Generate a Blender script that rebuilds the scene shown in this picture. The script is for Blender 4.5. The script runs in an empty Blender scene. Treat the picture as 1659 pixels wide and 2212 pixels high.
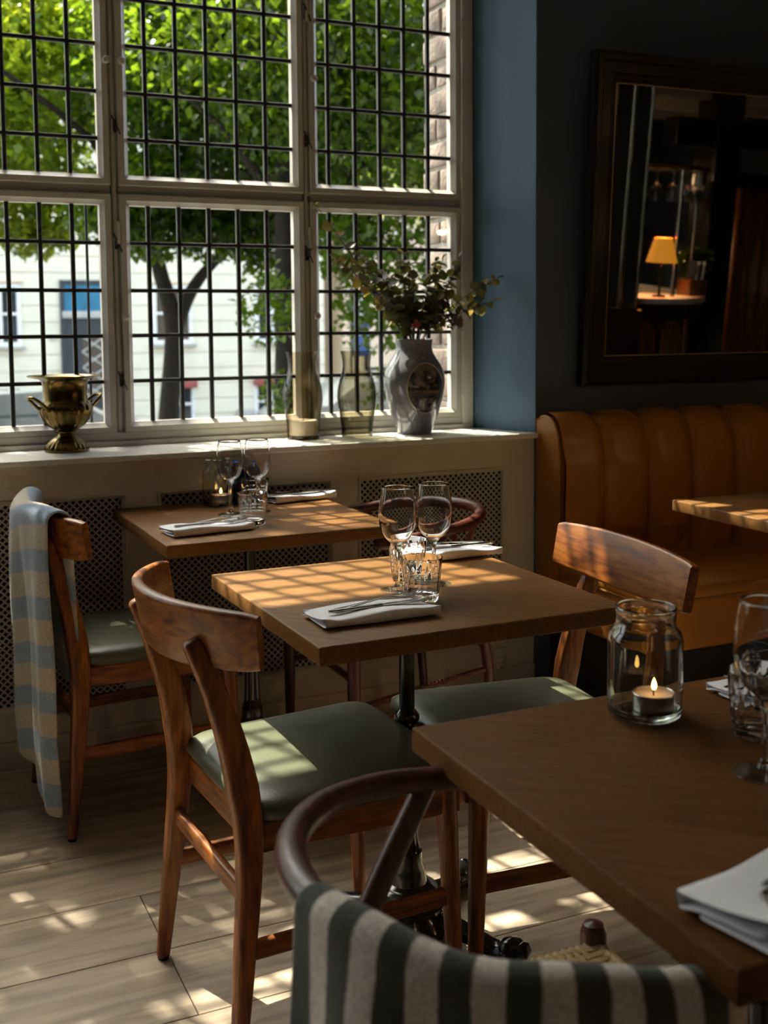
import bpy, bmesh, math, random
import numpy as np
from mathutils import Vector, Matrix

R = math.radians
sc = bpy.context.scene
COL = sc.collection
random.seed(7)

# ------------------------------------------------------------------ camera
cam_d = bpy.data.cameras.new('camera')
cam = bpy.data.objects.new('camera', cam_d)
COL.objects.link(cam)
YAW, PITCH, ROLL, FPX, PPY, HC = R(-24.5692), R(4.63995), R(-.46045), 2470.22, 898.525, 1.2894
_f = Vector((-math.sin(YAW) * math.cos(PITCH), math.cos(YAW) * math.cos(PITCH), -math.sin(PITCH)))
_r = Vector((math.cos(YAW), math.sin(YAW), 0))
_u = _r.cross(_f)
_r2 = _r * math.cos(ROLL) + _u * math.sin(ROLL)
_u2 = _u * math.cos(ROLL) - _r * math.sin(ROLL)
mw = Matrix.Identity(4)
for i in range(3):
    mw[i][0], mw[i][1], mw[i][2] = _r2[i], _u2[i], -_f[i]
mw.translation = (0, 0, HC)
cam.matrix_world = mw
cam_d.sensor_fit = 'HORIZONTAL'
cam_d.sensor_width = 36.0
cam_d.lens = FPX / 1659 * 36.0
cam_d.shift_y = -(1106 - PPY) / 1659
cam_d.clip_start = .05
cam_d.clip_end = 300
cam_d.dof.use_dof = True
cam_d.dof.focus_distance = 2.3
cam_d.dof.aperture_fstop = 6.5
sc.camera = cam

# ------------------------------------------------------------------ light
SUN_AZ, SUN_EL = R(-71), R(58)              # direction the light travels in plan, elevation
_sd = Vector((math.cos(SUN_AZ) * math.cos(SUN_EL), math.sin(SUN_AZ) * math.cos(SUN_EL), -math.sin(SUN_EL)))
sun_d = bpy.data.lights.new('sun', 'SUN')
sun_d.energy = 11.0
sun_d.angle = R(.53)
sun_d.color = (1.0, .9, .74)
sun = bpy.data.objects.new('sun', sun_d)
sun.rotation_euler = _sd.to_track_quat('-Z', 'Y').to_euler()
sun.location = (-3, 12, 12)
COL.objects.link(sun)

world = bpy.data.worlds.new('sky')
sc.world = world
world.use_nodes = True
wn = world.node_tree
wn.nodes.clear()
_sky = wn.nodes.new('ShaderNodeTexSky')
_sky.sky_type = 'NISHITA'
_sky.sun_disc = False
_sky.sun_elevation = SUN_EL
_sky.sun_rotation = math.atan2(-_sd.x, -_sd.y)
_sky.air_density = 1.0
_sky.dust_density = 5.0
_bg = wn.nodes.new('ShaderNodeBackground')
_bg.inputs['Strength'].default_value = .46
_wo = wn.nodes.new('ShaderNodeOutputWorld')
_hz = wn.nodes.new('ShaderNodeMix'); _hz.data_type = 'RGBA'           # thin bright summer haze over the whole sky
_hz.inputs[0].default_value = .30
_hz.inputs[7].default_value = (5.2, 5.0, 4.5, 1)
wn.links.new(_sky.outputs[0], _hz.inputs[6])
wn.links.new(_hz.outputs[2], _bg.inputs['Color'])
wn.links.new(_bg.outputs[0], _wo.inputs['Surface'])

vs = sc.view_settings
vs.view_transform = 'Standard'
vs.look = 'None'
vs.exposure = 1.0
vs.gamma = 1.0
vs.use_curve_mapping = False
cy = sc.cycles
cy.use_denoising = True
cy.use_adaptive_sampling = True
cy.adaptive_threshold = .06
cy.adaptive_min_samples = 20
cy.max_bounces = 9
cy.diffuse_bounces = 4
cy.glossy_bounces = 4
cy.transmission_bounces = 10
cy.transparent_max_bounces = 24
cy.sample_clamp_indirect = 8
cy.caustics_reflective = False
cy.caustics_refractive = True
cy.blur_glossy = .5

# ------------------------------------------------------------------ material helpers
MATS = {}
def _new(name):
    m = bpy.data.materials.new(name)
    m.use_nodes = True
    nt = m.node_tree
    b = nt.nodes['Principled BSDF']
    MATS[name] = m
    return m, nt, b

def col(c): return (c[0], c[1], c[2], 1)

def tex_noise(nt, scale, detail=4, stretch=(1, 1, 1), coord='Object', rot=(0, 0, 0), dist=0.0):
    tc = nt.nodes.new('ShaderNodeTexCoord')
    mp = nt.nodes.new('ShaderNodeMapping')
    mp.inputs['Scale'].default_value = stretch
    mp.inputs['Rotation'].default_value = rot
    n = nt.nodes.new('ShaderNodeTexNoise')
    n.inputs['Scale'].default_value = scale
    n.inputs['Detail'].default_value = detail
    n.inputs['Distortion'].default_value = dist
    nt.links.new(tc.outputs[coord], mp.inputs['Vector'])
    nt.links.new(mp.outputs[0], n.inputs['Vector'])
    return n, mp

def ramp(nt, src, stops):
    r = nt.nodes.new('ShaderNodeValToRGB')
    e = r.color_ramp.elements
    while len(e) < len(stops): e.new(.5)
    for k, (p, c) in enumerate(stops):
        e[k].position = p
        e[k].color = col(c)
    nt.links.new(src, r.inputs[0])
    return r

def bump(nt, b, src, strength, dist=.002):
    bp = nt.nodes.new('ShaderNodeBump')
    bp.inputs['Strength'].default_value = strength
    bp.inputs['Distance'].default_value = dist
    nt.links.new(src, bp.inputs['Height'])
    nt.links.new(bp.outputs[0], b.inputs['Normal'])

def plain(name, c, rough=.5, metal=0, var=.12, vscale=6, bmp=0, bscale=200, coat=0, spec=.5, sheen=0, bdist=.001, detail=4):
    m, nt, b = _new(name)
    n, _ = tex_noise(nt, vscale, detail)
    lo = tuple(x * (1 - var) for x in c); hi = tuple(min(1, x * (1 + var)) for x in c)
    r = ramp(nt, n.outputs['Fac'], [(.3, lo), (.7, hi)])
    nt.links.new(r.outputs[0], b.inputs['Base Color'])
    b.inputs['Roughness'].default_value = rough
    b.inputs['Metallic'].default_value = metal
    b.inputs['Specular IOR Level'].default_value = spec
    b.inputs['Coat Weight'].default_value = coat
    b.inputs['Coat Roughness'].default_value = .12
    b.inputs['Sheen Weight'].default_value = sheen
    if bmp:
        n2, _ = tex_noise(nt, bscale, 3)
        bump(nt, b, n2.outputs['Fac'], bmp, bdist)
    return m

def wood(name, dark, mid, light, axis='z', scale=7.0, rough=.38, k=12, bmp=.15, coat=.25, rand=False):
    m, nt, b = _new(name)
    st = {'x': (1, k, k), 'y': (k, 1, k), 'z': (k, k, 1)}[axis]
    n, mp = tex_noise(nt, scale, 6, st, dist=.6)
    n2, mp2 = tex_noise(nt, 3.0, 3, st)
    if rand:
        oi = nt.nodes.new('ShaderNodeObjectInfo')
        mu = nt.nodes.new('ShaderNodeMath'); mu.operation = 'MULTIPLY'; mu.inputs[1].default_value = 37.0
        nt.links.new(oi.outputs['Random'], mu.inputs[0])
        cb = nt.nodes.new('ShaderNodeCombineXYZ')
        nt.links.new(mu.outputs[0], cb.inputs[0]); nt.links.new(mu.outputs[0], cb.inputs[1])
        nt.links.new(cb.outputs[0], mp.inputs['Location']); nt.links.new(cb.outputs[0], mp2.inputs['Location'])
    r = ramp(nt, n.outputs['Fac'], [(.30, dark), (.48, mid), (.66, light)])
    r2 = ramp(nt, n2.outputs['Fac'], [(.3, (.72, .72, .72)), (.7, (1.15, 1.15, 1.15))])
    mx = nt.nodes.new('ShaderNodeMix'); mx.data_type = 'RGBA'; mx.blend_type = 'MULTIPLY'
    mx.inputs[0].default_value = 1.0
    nt.links.new(r.outputs[0], mx.inputs[6]); nt.links.new(r2.outputs[0], mx.inputs[7])
    out = mx.outputs[2]
    if rand:
        mr = nt.nodes.new('ShaderNodeMapRange')
        mr.inputs[3].default_value = .82; mr.inputs[4].default_value = 1.12
        nt.links.new(oi.outputs['Random'], mr.inputs[0])
        mx2 = nt.nodes.new('ShaderNodeMix'); mx2.data_type = 'RGBA'; mx2.blend_type = 'MULTIPLY'
        mx2.inputs[0].default_value = 1.0
        nt.links.new(out, mx2.inputs[6]); nt.links.new(mr.outputs[0], mx2.inputs[7])
        out = mx2.outputs[2]
    nt.links.new(out, b.inputs['Base Color'])
    b.inputs['Roughness'].default_value = rough
    b.inputs['Coat Weight'].default_value = coat
    b.inputs['Coat Roughness'].default_value = .2
    bump(nt, b, n.outputs['Fac'], bmp, .0015)
    return m

def parquet(name, c1, c2, rot=0.0, bw=.42, rh=.085, rough=.42, spec=.16):
    """table top veneer: blocks of slightly different tone, grain along each block"""
    m, nt, b = _new(name)
    tc = nt.nodes.new('ShaderNodeTexCoord')
    mp = nt.nodes.new('ShaderNodeMapping'); mp.inputs['Rotation'].default_value = (0, 0, rot)
    mp.inputs['Location'].default_value = (.13, .03, 0)
    nt.links.new(tc.outputs['Object'], mp.inputs['Vector'])
    br = nt.nodes.new('ShaderNodeTexBrick')
    br.inputs['Color1'].default_value = col(c1); br.inputs['Color2'].default_value = col(c2)
    br.inputs['Mortar'].default_value = col(tuple(x * .8 for x in c1))
    br.inputs['Scale'].default_value = 1.0
    br.inputs['Mortar Size'].default_value = .0006
    br.inputs['Brick Width'].default_value = bw
    br.inputs['Row Height'].default_value = rh
    nt.links.new(mp.outputs[0], br.inputs['Vector'])
    n = nt.nodes.new('ShaderNodeTexNoise'); n.inputs['Scale'].default_value = 9; n.inputs['Detail'].default_value = 6
    n.inputs['Distortion'].default_value = .8
    mp2 = nt.nodes.new('ShaderNodeMapping'); mp2.inputs['Scale'].default_value = (1.2, 14, 14)
    nt.links.new(mp.outputs[0], mp2.inputs['Vector']); nt.links.new(mp2.outputs[0], n.inputs['Vector'])
    r = ramp(nt, n.outputs['Fac'], [(.3, (.72, .70, .67)), (.5, (.95, .95, .95)), (.7, (1.12, 1.12, 1.12))])
    mx = nt.nodes.new('ShaderNodeMix'); mx.data_type = 'RGBA'; mx.blend_type = 'MULTIPLY'; mx.inputs[0].default_value = 1
    nt.links.new(br.outputs['Color'], mx.inputs[6]); nt.links.new(r.outputs[0], mx.inputs[7])
    nt.links.new(mx.outputs[2], b.inputs['Base Color'])
    b.inputs['Specular IOR Level'].default_value = spec
    n3, _ = tex_noise(nt, 5, 4)
    rr = nt.nodes.new('ShaderNodeMapRange'); rr.inputs[3].default_value = rough - .08; rr.inputs[4].default_value = rough + .14
    nt.links.new(n3.outputs['Fac'], rr.inputs[0]); nt.links.new(rr.outputs[0], b.inputs['Roughness'])
    bump(nt, b, n.outputs['Fac'], .05, .001)
    return m

def glass(name, c=(1, 1, 1), ior=1.47, rough=0.0):
    m, nt, b = _new(name)
    n, _ = tex_noise(nt, 3, 2)
    r = ramp(nt, n.outputs['Fac'], [(.3, tuple(x * .985 for x in c)), (.7, c)])
    nt.links.new(r.outputs[0], b.inputs['Base Color'])
    b.inputs['Transmission Weight'].default_value = 1
    b.inputs['Roughness'].default_value = rough
    b.inputs['IOR'].default_value = ior
    return m

def thin_pane(name, tint=(.93, .96, .94), dirt=.06):
    """old window glass: clear, faint reflection, a little dust"""
    m = bpy.data.materials.new(name); m.use_nodes = True
    nt = m.node_tree; nt.nodes.clear()
    o = nt.nodes.new('ShaderNodeOutputMaterial')
    t = nt.nodes.new('ShaderNodeBsdfTransparent'); t.inputs[0].default_value = col(tint)
    g = nt.nodes.new('ShaderNodeBsdfGlossy'); g.inputs['Roughness'].default_value = .02
    fr = nt.nodes.new('ShaderNodeFresnel')
    ge = nt.nodes.new('ShaderNodeNewGeometry')                       # the far face of the pane meets air again
    io = nt.nodes.new('ShaderNodeMath'); io.operation = 'MULTIPLY_ADD'; io.inputs[1].default_value = 1 / 1.35 - 1.35; io.inputs[2].default_value = 1.35
    nt.links.new(ge.outputs['Backfacing'], io.inputs[0]); nt.links.new(io.outputs[0], fr.inputs[0])
    mx = nt.nodes.new('ShaderNodeMixShader')
    nt.links.new(fr.outputs[0], mx.inputs[0]); nt.links.new(t.outputs[0], mx.inputs[1]); nt.links.new(g.outputs[0], mx.inputs[2])
    d = nt.nodes.new('ShaderNodeBsdfDiffuse'); d.inputs[0].default_value = (.6, .62, .58, 1)
    n2, _ = tex_noise(nt, 9, 2)
    r = ramp(nt, n2.outputs['Fac'], [(.55, (0, 0, 0)), (.8, (dirt, dirt, dirt))])
    mx2 = nt.nodes.new('ShaderNodeMixShader')
    nt.links.new(r.outputs[0], mx2.inputs[0]); nt.links.new(mx.outputs[0], mx2.inputs[1]); nt.links.new(d.outputs[0], mx2.inputs[2])
    nt.links.new(mx2.outputs[0], o.inputs[0])
    MATS[name] = m
    return m

def blown(name, c, edge, dirt=.03):
    """thin blown smoked glass: clear where the wall is seen face on, darker where the wall is seen edge on"""
    m = thin_pane(name, c, dirt)
    nt = m.node_tree
    t = [n for n in nt.nodes if n.type == 'BSDF_TRANSPARENT'][0]
    lw = nt.nodes.new('ShaderNodeLayerWeight'); lw.inputs[0].default_value = .5
    r = ramp(nt, lw.outputs['Facing'], [(.25, c), (.95, edge)])
    nt.links.new(r.outputs[0], t.inputs[0])
    return m

def emit(name, c, s):
    m, nt, b = _new(name)
    b.inputs['Base Color'].default_value = col(c)
    n, _ = tex_noise(nt, 20, 2)
    r = ramp(nt, n.outputs['Fac'], [(.3, c), (.7, tuple(min(1, x * 1.1) for x in c))])
    nt.links.new(r.outputs[0], b.inputs['Emission Color'])
    b.inputs['Emission Strength'].default_value = s
    return m

def leafmat(name, c, tr, gloss=.35, var=.35, vs=1.2):
    m, nt, b = _new(name)
    n, _ = tex_noise(nt, vs, 5)
    lo = tuple(x * (1 - var) for x in c); hi = tuple(x * (1 + var) for x in c)
    r = ramp(nt, n.outputs['Fac'], [(.35, lo), (.65, hi)])
    nt.links.new(r.outputs[0], b.inputs['Base Color'])
    b.inputs['Roughness'].default_value = gloss
    t = nt.nodes.new('ShaderNodeBsdfTranslucent')
    r2 = ramp(nt, n.outputs['Fac'], [(.35, tuple(x * (1 - var * .6) for x in tr)), (.65, tr)])
    nt.links.new(r2.outputs[0], t.inputs[0])
    ad = nt.nodes.new('ShaderNodeMixShader'); ad.inputs[0].default_value = .5
    nt.links.new(b.outputs[0], ad.inputs[1]); nt.links.new(t.outputs[0], ad.inputs[2])
    o = nt.nodes['Material Output']
    nt.links.new(ad.outputs[0], o.inputs[0])
    return m

def stripes(name, ca, cb, period, duty, axis=0, rough=.9, wv=900, soft=.03, ccol=None):
    """woven cloth striped along one UV direction (UV in metres)"""
    m, nt, b = _new(name)
    uv = nt.nodes.new('ShaderNodeUVMap')
    sp = nt.nodes.new('ShaderNodeSeparateXYZ'); nt.links.new(uv.outputs[0], sp.inputs[0])
    n, _ = tex_noise(nt, 40, 3)
    a1 = nt.nodes.new('ShaderNodeMath'); a1.operation = 'MULTIPLY_ADD'; a1.inputs[1].default_value = .004; 
    nt.links.new(n.outputs['Fac'], a1.inputs[0]); nt.links.new(sp.outputs[axis], a1.inputs[2])
    dv = nt.nodes.new('ShaderNodeMath'); dv.operation = 'DIVIDE'; dv.inputs[1].default_value = period
    nt.links.new(a1.outputs[0], dv.inputs[0])
    fr = nt.nodes.new('ShaderNodeMath'); fr.operation = 'FRACT'; nt.links.new(dv.outputs[0], fr.inputs[0])
    r = ramp(nt, fr.outputs[0], [(0, ca), (duty - soft, ca), (duty + soft, cb), (1 - soft, cb), (1, ca)])
    n2, _ = tex_noise(nt, 260, 3)
    r2 = ramp(nt, n2.outputs['Fac'], [(.3, (.7, .7, .7)), (.7, (1.15, 1.15, 1.15))])
    mx = nt.nodes.new('ShaderNodeMix'); mx.data_type = 'RGBA'; mx.blend_type = 'MULTIPLY'; mx.inputs[0].default_value = 1
    nt.links.new(r.outputs[0], mx.inputs[6]); nt.links.new(r2.outputs[0], mx.inputs[7])
    nt.links.new(mx.outputs[2], b.inputs['Base Color'])
    b.inputs['Roughness'].default_value = rough
    b.inputs['Sheen Weight'].default_value = .3
    b.inputs['Specular IOR Level'].default_value = .15
    n3, _ = tex_noise(nt, wv, 2)
    bump(nt, b, n3.outputs['Fac'], .6, .0015)
    return m

# ------------------------------------------------------------------ mesh helpers
def link(o, parent=None):
    COL.objects.link(o)
    if parent is not None: o.parent = parent
    return o

def tag(o, label=None, cat=None, group=None, kind=None):
    if label: o['label'] = label
    if cat: o['category'] = cat
    if group: o['group'] = group
    if kind: o['kind'] = kind
    return o

def empty(name, loc=(0, 0, 0), rz=0.0, label=None, cat=None, group=None, kind=None, parent=None):
    o = bpy.data.objects.new(name, None)
    o.empty_display_size = .1
    link(o, parent)
    o.location = loc
    o.rotation_euler = (0, 0, rz)
    return tag(o, label, cat, group, kind)

def clone(o, parent=None, loc=None, rz=None, label=None, group=None):
    c = o.copy()
    COL.objects.link(c)
    c.parent = parent
    if loc is not None: c.location = loc
    if rz is not None: c.rotation_euler = (0, 0, rz)
    if label: c['label'] = label
    if group: c['group'] = group
    for ch in list(o.children): clone(ch, c)
    return c

class G:
    """collects geometry, builds ONE mesh object"""
    def __init__(s): s.v = []; s.f = []; s.uv = None
    def add(s, v, f):
        o = len(s.v)
        s.v += [tuple(p) for p in v]
        s.f += [tuple(i + o for i in q) for q in f]
        return s
    def box(s, x0, x1, y0, y1, z0, z1):
        v = [(x0, y0, z0), (x1, y0, z0), (x1, y1, z0), (x0, y1, z0), (x0, y0, z1), (x1, y0, z1), (x1, y1, z1), (x0, y1, z1)]
        return s.add(v, [(3, 2, 1, 0), (4, 5, 6, 7), (0, 1, 5, 4), (1, 2, 6, 5), (2, 3, 7, 6), (3, 0, 4, 7)])
    def rbox(s, x0, x1, y0, y1, z0, z1, r=.003, seg=2):
        bm = bmesh.new()
        bmesh.ops.create_cube(bm, size=1)
        for v in bm.verts:
            v.co = Vector(((x0 + x1) / 2 + v.co.x * (x1 - x0), (y0 + y1) / 2 + v.co.y * (y1 - y0), (z0 + z1) / 2 + v.co.z * (z1 - z0)))
        bmesh.ops.bevel(bm, geom=bm.edges[:], offset=r, segments=seg, affect='EDGES', profile=.5)
        bm.verts.index_update()
        s.add([v.co[:] for v in bm.verts], [[v.index for v in f.verts] for f in bm.faces])
        bm.free()
        return s
    def lathe(s, prof, n=32, c=(0, 0, 0), mod=None, close=False, caps=True):
        """prof: list of (r,z). mod(i,angle)->radius factor"""
        v = []; f = []
        m = len(prof)
        for i, (r, z) in enumerate(prof):
            for k in range(n):
                a = 2 * math.pi * k / n
                rr = r * (mod(i, a) if mod else 1)
                v.append((c[0] + rr * math.cos(a), c[1] + rr * math.sin(a), c[2] + z))
        for i in range(m - 1 if not close else m):
            j = (i + 1) % m
            for k in range(n):
                l = (k + 1) % n
                f.append((i * n + k, i * n + l, j * n + l, j * n + k))
        if caps and not close:
            if prof[0][0] > 1e-5: f.append(tuple(range(n))[::-1])
            if prof[-1][0] > 1e-5: f.append(tuple((m - 1) * n + k for k in range(n)))
        return s.add(v, f)
    def sweep(s, pts, secs, ups=None, closed=False, caps=True):
        """pts: stations, secs: one section or one per station [(a,b)...] (a along side, b along up)"""
        P = [Vector(p) for p in pts]; n = len(P)
        if not isinstance(secs[0][0], (list, tuple)): secs = [secs] * n
        v = []; f = []; m = len(secs[0])
        up = Vector(ups[0] if ups and isinstance(ups[0], (list, tuple, Vector)) else (ups or (0, 0, 1)))
        for i in range(n):
            a = P[(i - 1) % n] if (closed or i > 0) else P[i]
            b = P[(i + 1) % n] if (closed or i < n - 1) else P[i]
            t = (b - a).normalized()
            if ups and isinstance(ups[0], (list, tuple, Vector)): up = Vector(ups[i])
            side = t.cross(up)
            if side.length < 1e-4: side = t.cross(Vector((1, 0, .01)))
            side.normalize()
            u2 = side.cross(t).normalized()
            if not (ups): up = u2
            for (p, q) in secs[i]:
                v.append(P[i] + side * p + u2 * q)
        for i in range(n if closed else n - 1):
            j = (i + 1) % n
            for k in range(m):
                l = (k + 1) % m
                f.append((i * m + k, i * m + l, j * m + l, j * m + k))
        if caps and not closed:
            f.append(tuple(range(m))[::-1]); f.append(tuple((n - 1) * m + k for k in range(m)))
        return s.add(v, f)
    def tube(s, pts, r, n=10, ups=None, closed=False):
        if not isinstance(r, (list, tuple)): r = [r] * len(pts)
        secs = []
        for x in r:
            rx, ry = x if isinstance(x, (list, tuple)) else (x, x)
            secs.append([(rx * math.cos(2 * math.pi * k / n), ry * math.sin(2 * math.pi * k / n)) for k in range(n)])
        return s.sweep(pts, secs, ups, closed)
    def frame(s, x0, x1, z0, z1, prof, y=0.0):
        """mitred rectangular frame in the XZ plane; prof: list of (inset, y offset), closed"""
        m = len(prof); v = []; f = []
        for (cx, cz, sx, sz) in ((x0, z0, 1, 1), (x1, z0, -1, 1), (x1, z1, -1, -1), (x0, z1, 1, -1)):
            for (i, yy) in prof: v.append((cx + sx * i, y + yy, cz + sz * i))
        for a in range(4):
            b = (a + 1) % 4
            for k in range(m):
                l = (k + 1) % m
                f.append((a * m + k, b * m + k, b * m + l, a * m + l))
        return s.add(v, f)
    def ball(s, c, r, n=12, sq=(1, 1, 1)):
        v = []; f = []
        h = n // 2
        prof = [(math.sin(math.pi * i / h), -math.cos(math.pi * i / h)) for i in range(h + 1)]
        for (a, b) in prof:
            for k in range(n):
                t = 2 * math.pi * k / n
                v.append((c[0] + r * sq[0] * a * math.cos(t), c[1] + r * sq[1] * a * math.sin(t), c[2] + r * sq[2] * b))
        for i in range(h):
            for k in range(n):
                l = (k + 1) % n
                f.append((i * n + k, i * n + l, (i + 1) * n + l, (i + 1) * n + k))
        return s.add(v, f)
    def xf(s, M):
        s.v = [tuple(M @ Vector(p)) for p in s.v]
        return s
    def mesh(s, name, mat, smooth=True, ang=35):
        me = bpy.data.meshes.new(name)
        me.from_pydata(s.v, [], s.f)
        me.validate()
        if mat: me.materials.append(MATS[mat] if isinstance(mat, str) else mat)
        if smooth:
            me.polygons.foreach_set('use_smooth', [True] * len(me.polygons))
            me.set_sharp_from_angle(angle=R(ang))
        return me
    def build(s, name, mat, parent=None, smooth=True, ang=35, fix=True):
        me = s.mesh(name, mat, smooth, ang)
        if fix:
            bm = bmesh.new(); bm.from_mesh(me)
            bmesh.ops.recalc_face_normals(bm, faces=bm.faces[:])
            bm.to_mesh(me); bm.free()
        return link(bpy.data.objects.new(name, me), parent)

def rect(w, h, r=.004, n=3):
    """rounded rectangle section (full sizes)"""
    out = []
    r = min(r, w / 2 - 1e-4, h / 2 - 1e-4)
    for (cx, cy, a0) in ((w / 2 - r, h / 2 - r, 0), (-w / 2 + r, h / 2 - r, 90), (-w / 2 + r, -h / 2 + r, 180), (w / 2 - r, -h / 2 + r, 270)):
        for k in range(n + 1):
            a = R(a0 + 90 * k / n)
            out.append((cx + r * math.cos(a), cy + r * math.sin(a)))
    return out

def spline(pts, n=8):
    """Catmull-Rom through pts"""
    P = [Vector(p) for p in pts]
    P = [P[0] * 2 - P[1]] + P + [P[-1] * 2 - P[-2]]
    out = []
    for i in range(1, len(P) - 2):
        for k in range(n):
            t = k / n
            a, b, c, d = P[i - 1], P[i], P[i + 1], P[i + 2]
            out.append(.5 * ((2 * b) + (c - a) * t + (2 * a - 5 * b + 4 * c - d) * t * t + (3 * b - a - 3 * c + d) * t ** 3))
    out.append(P[-2])
    return out

def lerp(a, b, t): return a + (b - a) * t

def dense(prof, step=.004):
    """subdivide long straight runs of a lathe profile so that smooth shading stays true to the wall"""
    out = [prof[0]]
    for (r0, z0), (r1, z1) in zip(prof, prof[1:]):
        n = max(1, int(math.hypot(r1 - r0, z1 - z0) / step))
        for k in range(1, n + 1): out.append((lerp(r0, r1, k / n), lerp(z0, z1, k / n)))
    return out

def text_mesh(txt, size, depth=.002):
    cu = bpy.data.curves.new('lettering', 'FONT')
    cu.body = txt; cu.size = size; cu.extrude = depth; cu.align_x = 'CENTER'; cu.align_y = 'CENTER'
    tmp = bpy.data.objects.new('lettering', cu)
    COL.objects.link(tmp)
    dg = bpy.context.evaluated_depsgraph_get()
    me = bpy.data.meshes.new_from_object(tmp.evaluated_get(dg))
    bpy.data.objects.remove(tmp)
    return me

# ------------------------------------------------------------------ materials
plain('blue_paint', (.085, .165, .245), .62, var=.08, vscale=3, bmp=.35, bscale=14, bdist=.004)
plain('dark_paint', (.075, .102, .150), .6, var=.1, vscale=2, bmp=.3, bscale=14, bdist=.004)
plain('cream_paint', (.60, .53, .43), .42, var=.06, vscale=4, bmp=.15, bscale=30, bdist=.002)
plain('white_paint', (.50, .465, .41), .4, var=.06, vscale=5, bmp=.25, bscale=40, bdist=.002)
plain('sill_paint', (.70, .68, .63), .3, var=.04, vscale=5, bmp=.1, bscale=30)
plain('ceiling_paint', (.74, .67, .54), .8, var=.05, vscale=2)
plain('black_void', (.012, .011, .010), .9)
plain('black_iron', (.012, .012, .013), .22, metal=0, spec=.7, var=.2, bmp=.2, bscale=60, coat=.4)
plain('lead', (.018, .020, .019), .5, var=.3, vscale=40, bmp=.4, bscale=90)
plain('black_frame', (.005, .0045, .004), .33, var=.25, vscale=8, coat=.2)
plain('dark_wood', (.030, .014, .008), .4, var=.3, vscale=6)
plain('black_plinth', (.010, .010, .011), .5, var=.2)
wood('oak_floor', (.36, .27, .19), (.50, .395, .29), (.60, .49, .375), 'x', scale=3.2, k=9, rough=.5, coat=.08, bmp=.25, rand=True)
wood('chair_wood', (.085, .018, .003), (.235, .064, .0075), (.36, .120, .016), 'z', scale=9, k=9, rough=.42, coat=.12)
wood('chair_wood_side', (.085, .018, .003), (.235, .064, .0075), (.36, .120, .016), 'x', scale=9, k=9, rough=.42, coat=.12)
wood('chair_wood_cross', (.09, .021, .0035), (.235, .066, .008), (.36, .120, .017), 'y', scale=8, k=9, rough=.40, coat=.15)
wood('red_wood', (.05, .010, .006), (.085, .018, .010), (.13, .030, .015), 'z', scale=8, k=8, rough=.38, coat=.15)
parquet('table_oak', (.155, .068, .020), (.225, .105, .033), 0.0)
parquet('table_oak_diagonal', (.180, .083, .025), (.222, .105, .033), R(52), bw=.6, rh=.12)
parquet('table_oak_dark', (.130, .052, .014), (.162, .067, .019), R(40), bw=.7, rh=.15, rough=.5, spec=.07)
plain('green_leather', (.098, .106, .064), .36, var=.1, vscale=5, bmp=.35, bscale=420, spec=.5, bdist=.0012)
plain('cognac_leather', (.36, .135, .018), .40, var=.13, vscale=4, bmp=.2, bscale=300, spec=.45)
plain('leather_piping', (.30, .12, .02), .4)
plain('linen_white', (.90, .91, .97), .85, var=.03, vscale=10, bmp=.2, bscale=700)
plain('steel', (.62, .62, .60), .16, metal=1, var=.06, vscale=30)
plain('brass', (.15, .10, .032), .24, metal=1, var=.4, vscale=9, bmp=.1, bscale=50)
plain('ceramic', (.175, .178, .20), .12, var=.06, vscale=5, coat=.6)
plain('gold_rim', (.52, .42, .25), .3, metal=.7)
plain('wax', (.80, .66, .56), .5, var=.04)
plain('ivory_wax', (.86, .82, .70), .5, var=.03)
plain('aluminium', (.60, .58, .55), .3, metal=1, var=.1, vscale=30)
plain('wick', (.03, .02, .02), .9)
plain('outlet_white', (.58, .52, .43), .35, var=.03)
plain('paper_cord', (.50, .36, .18), .75, var=.2, vscale=60, bmp=.5, bscale=200)
glass('clear_glass')
glass('green_glass', (.955, .99, .965))
blown('smoke_glass', (.90, .87, .81), (.36, .33, .26))
blown('smoke_glass_dark', (.84, .82, .74), (.22, .21, .15))
blown('crystal', (.985, .99, .985), (.62, .64, .62), .004)
glass('blue_glass', (.03, .16, .50))
thin_pane('window_glass')
emit('flame', (1.0, .50, .12), 8)
emit('lamp_shade_lit', (1.0, .36, .03), .24)
emit('warm_bulb', (1.0, .45, .12), 5)
leafmat('leaf', (.036, .085, .008), (.24, .36, .014), gloss=.16, var=.5, vs=.7)  # darker leaf colours, the near trees' shade is put into them
leafmat('leaf_sun_tint', (.08, .16, .010), (.66, .76, .05), gloss=.2, var=.45, vs=.6)  # brighter leaf colours that carry the left tree's sunlight
leafmat('eucalyptus', (.062, .064, .027), (.13, .12, .03), gloss=.45, var=.4, vs=14)
leafmat('eucalyptus_yellow', (.20, .14, .03), (.30, .20, .04), gloss=.5, var=.3, vs=14)
plain('twig', (.07, .05, .03), .7)
plain('dried_flower', (.16, .07, .05), .8, var=.3, vscale=40)
plain('red_berry', (.30, .05, .04), .6)
plain('bark', (.013, .010, .008), .9, var=.4, vscale=20, bmp=.8, bscale=25, bdist=.02)
plain('stucco', (.80, .77, .66), .8, var=.03, vscale=1.5)
plain('stucco_warm', (.74, .60, .47), .8, var=.05, vscale=1)
plain('stone_grey', (.45, .45, .44), .8)
plain('facade_white', (.82, .84, .86), .5)
plain('facade_glass', (.03, .036, .04), .08, var=.3, spec=.8)
plain('roof_slate', (.10, .085, .08), .7)
plain('door_dark', (.035, .045, .065), .35)
plain('shop_blue', (.02, .18, .34), .3, var=.3, vscale=2)
plain('sign_blue', (.03, .07, .28), .4)
plain('sign_white', (.85, .87, .9), .4)
plain('red_paint', (.30, .08, .07), .5)
plain('asphalt', (.10, .10, .105), .9, var=.15, vscale=3)
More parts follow.
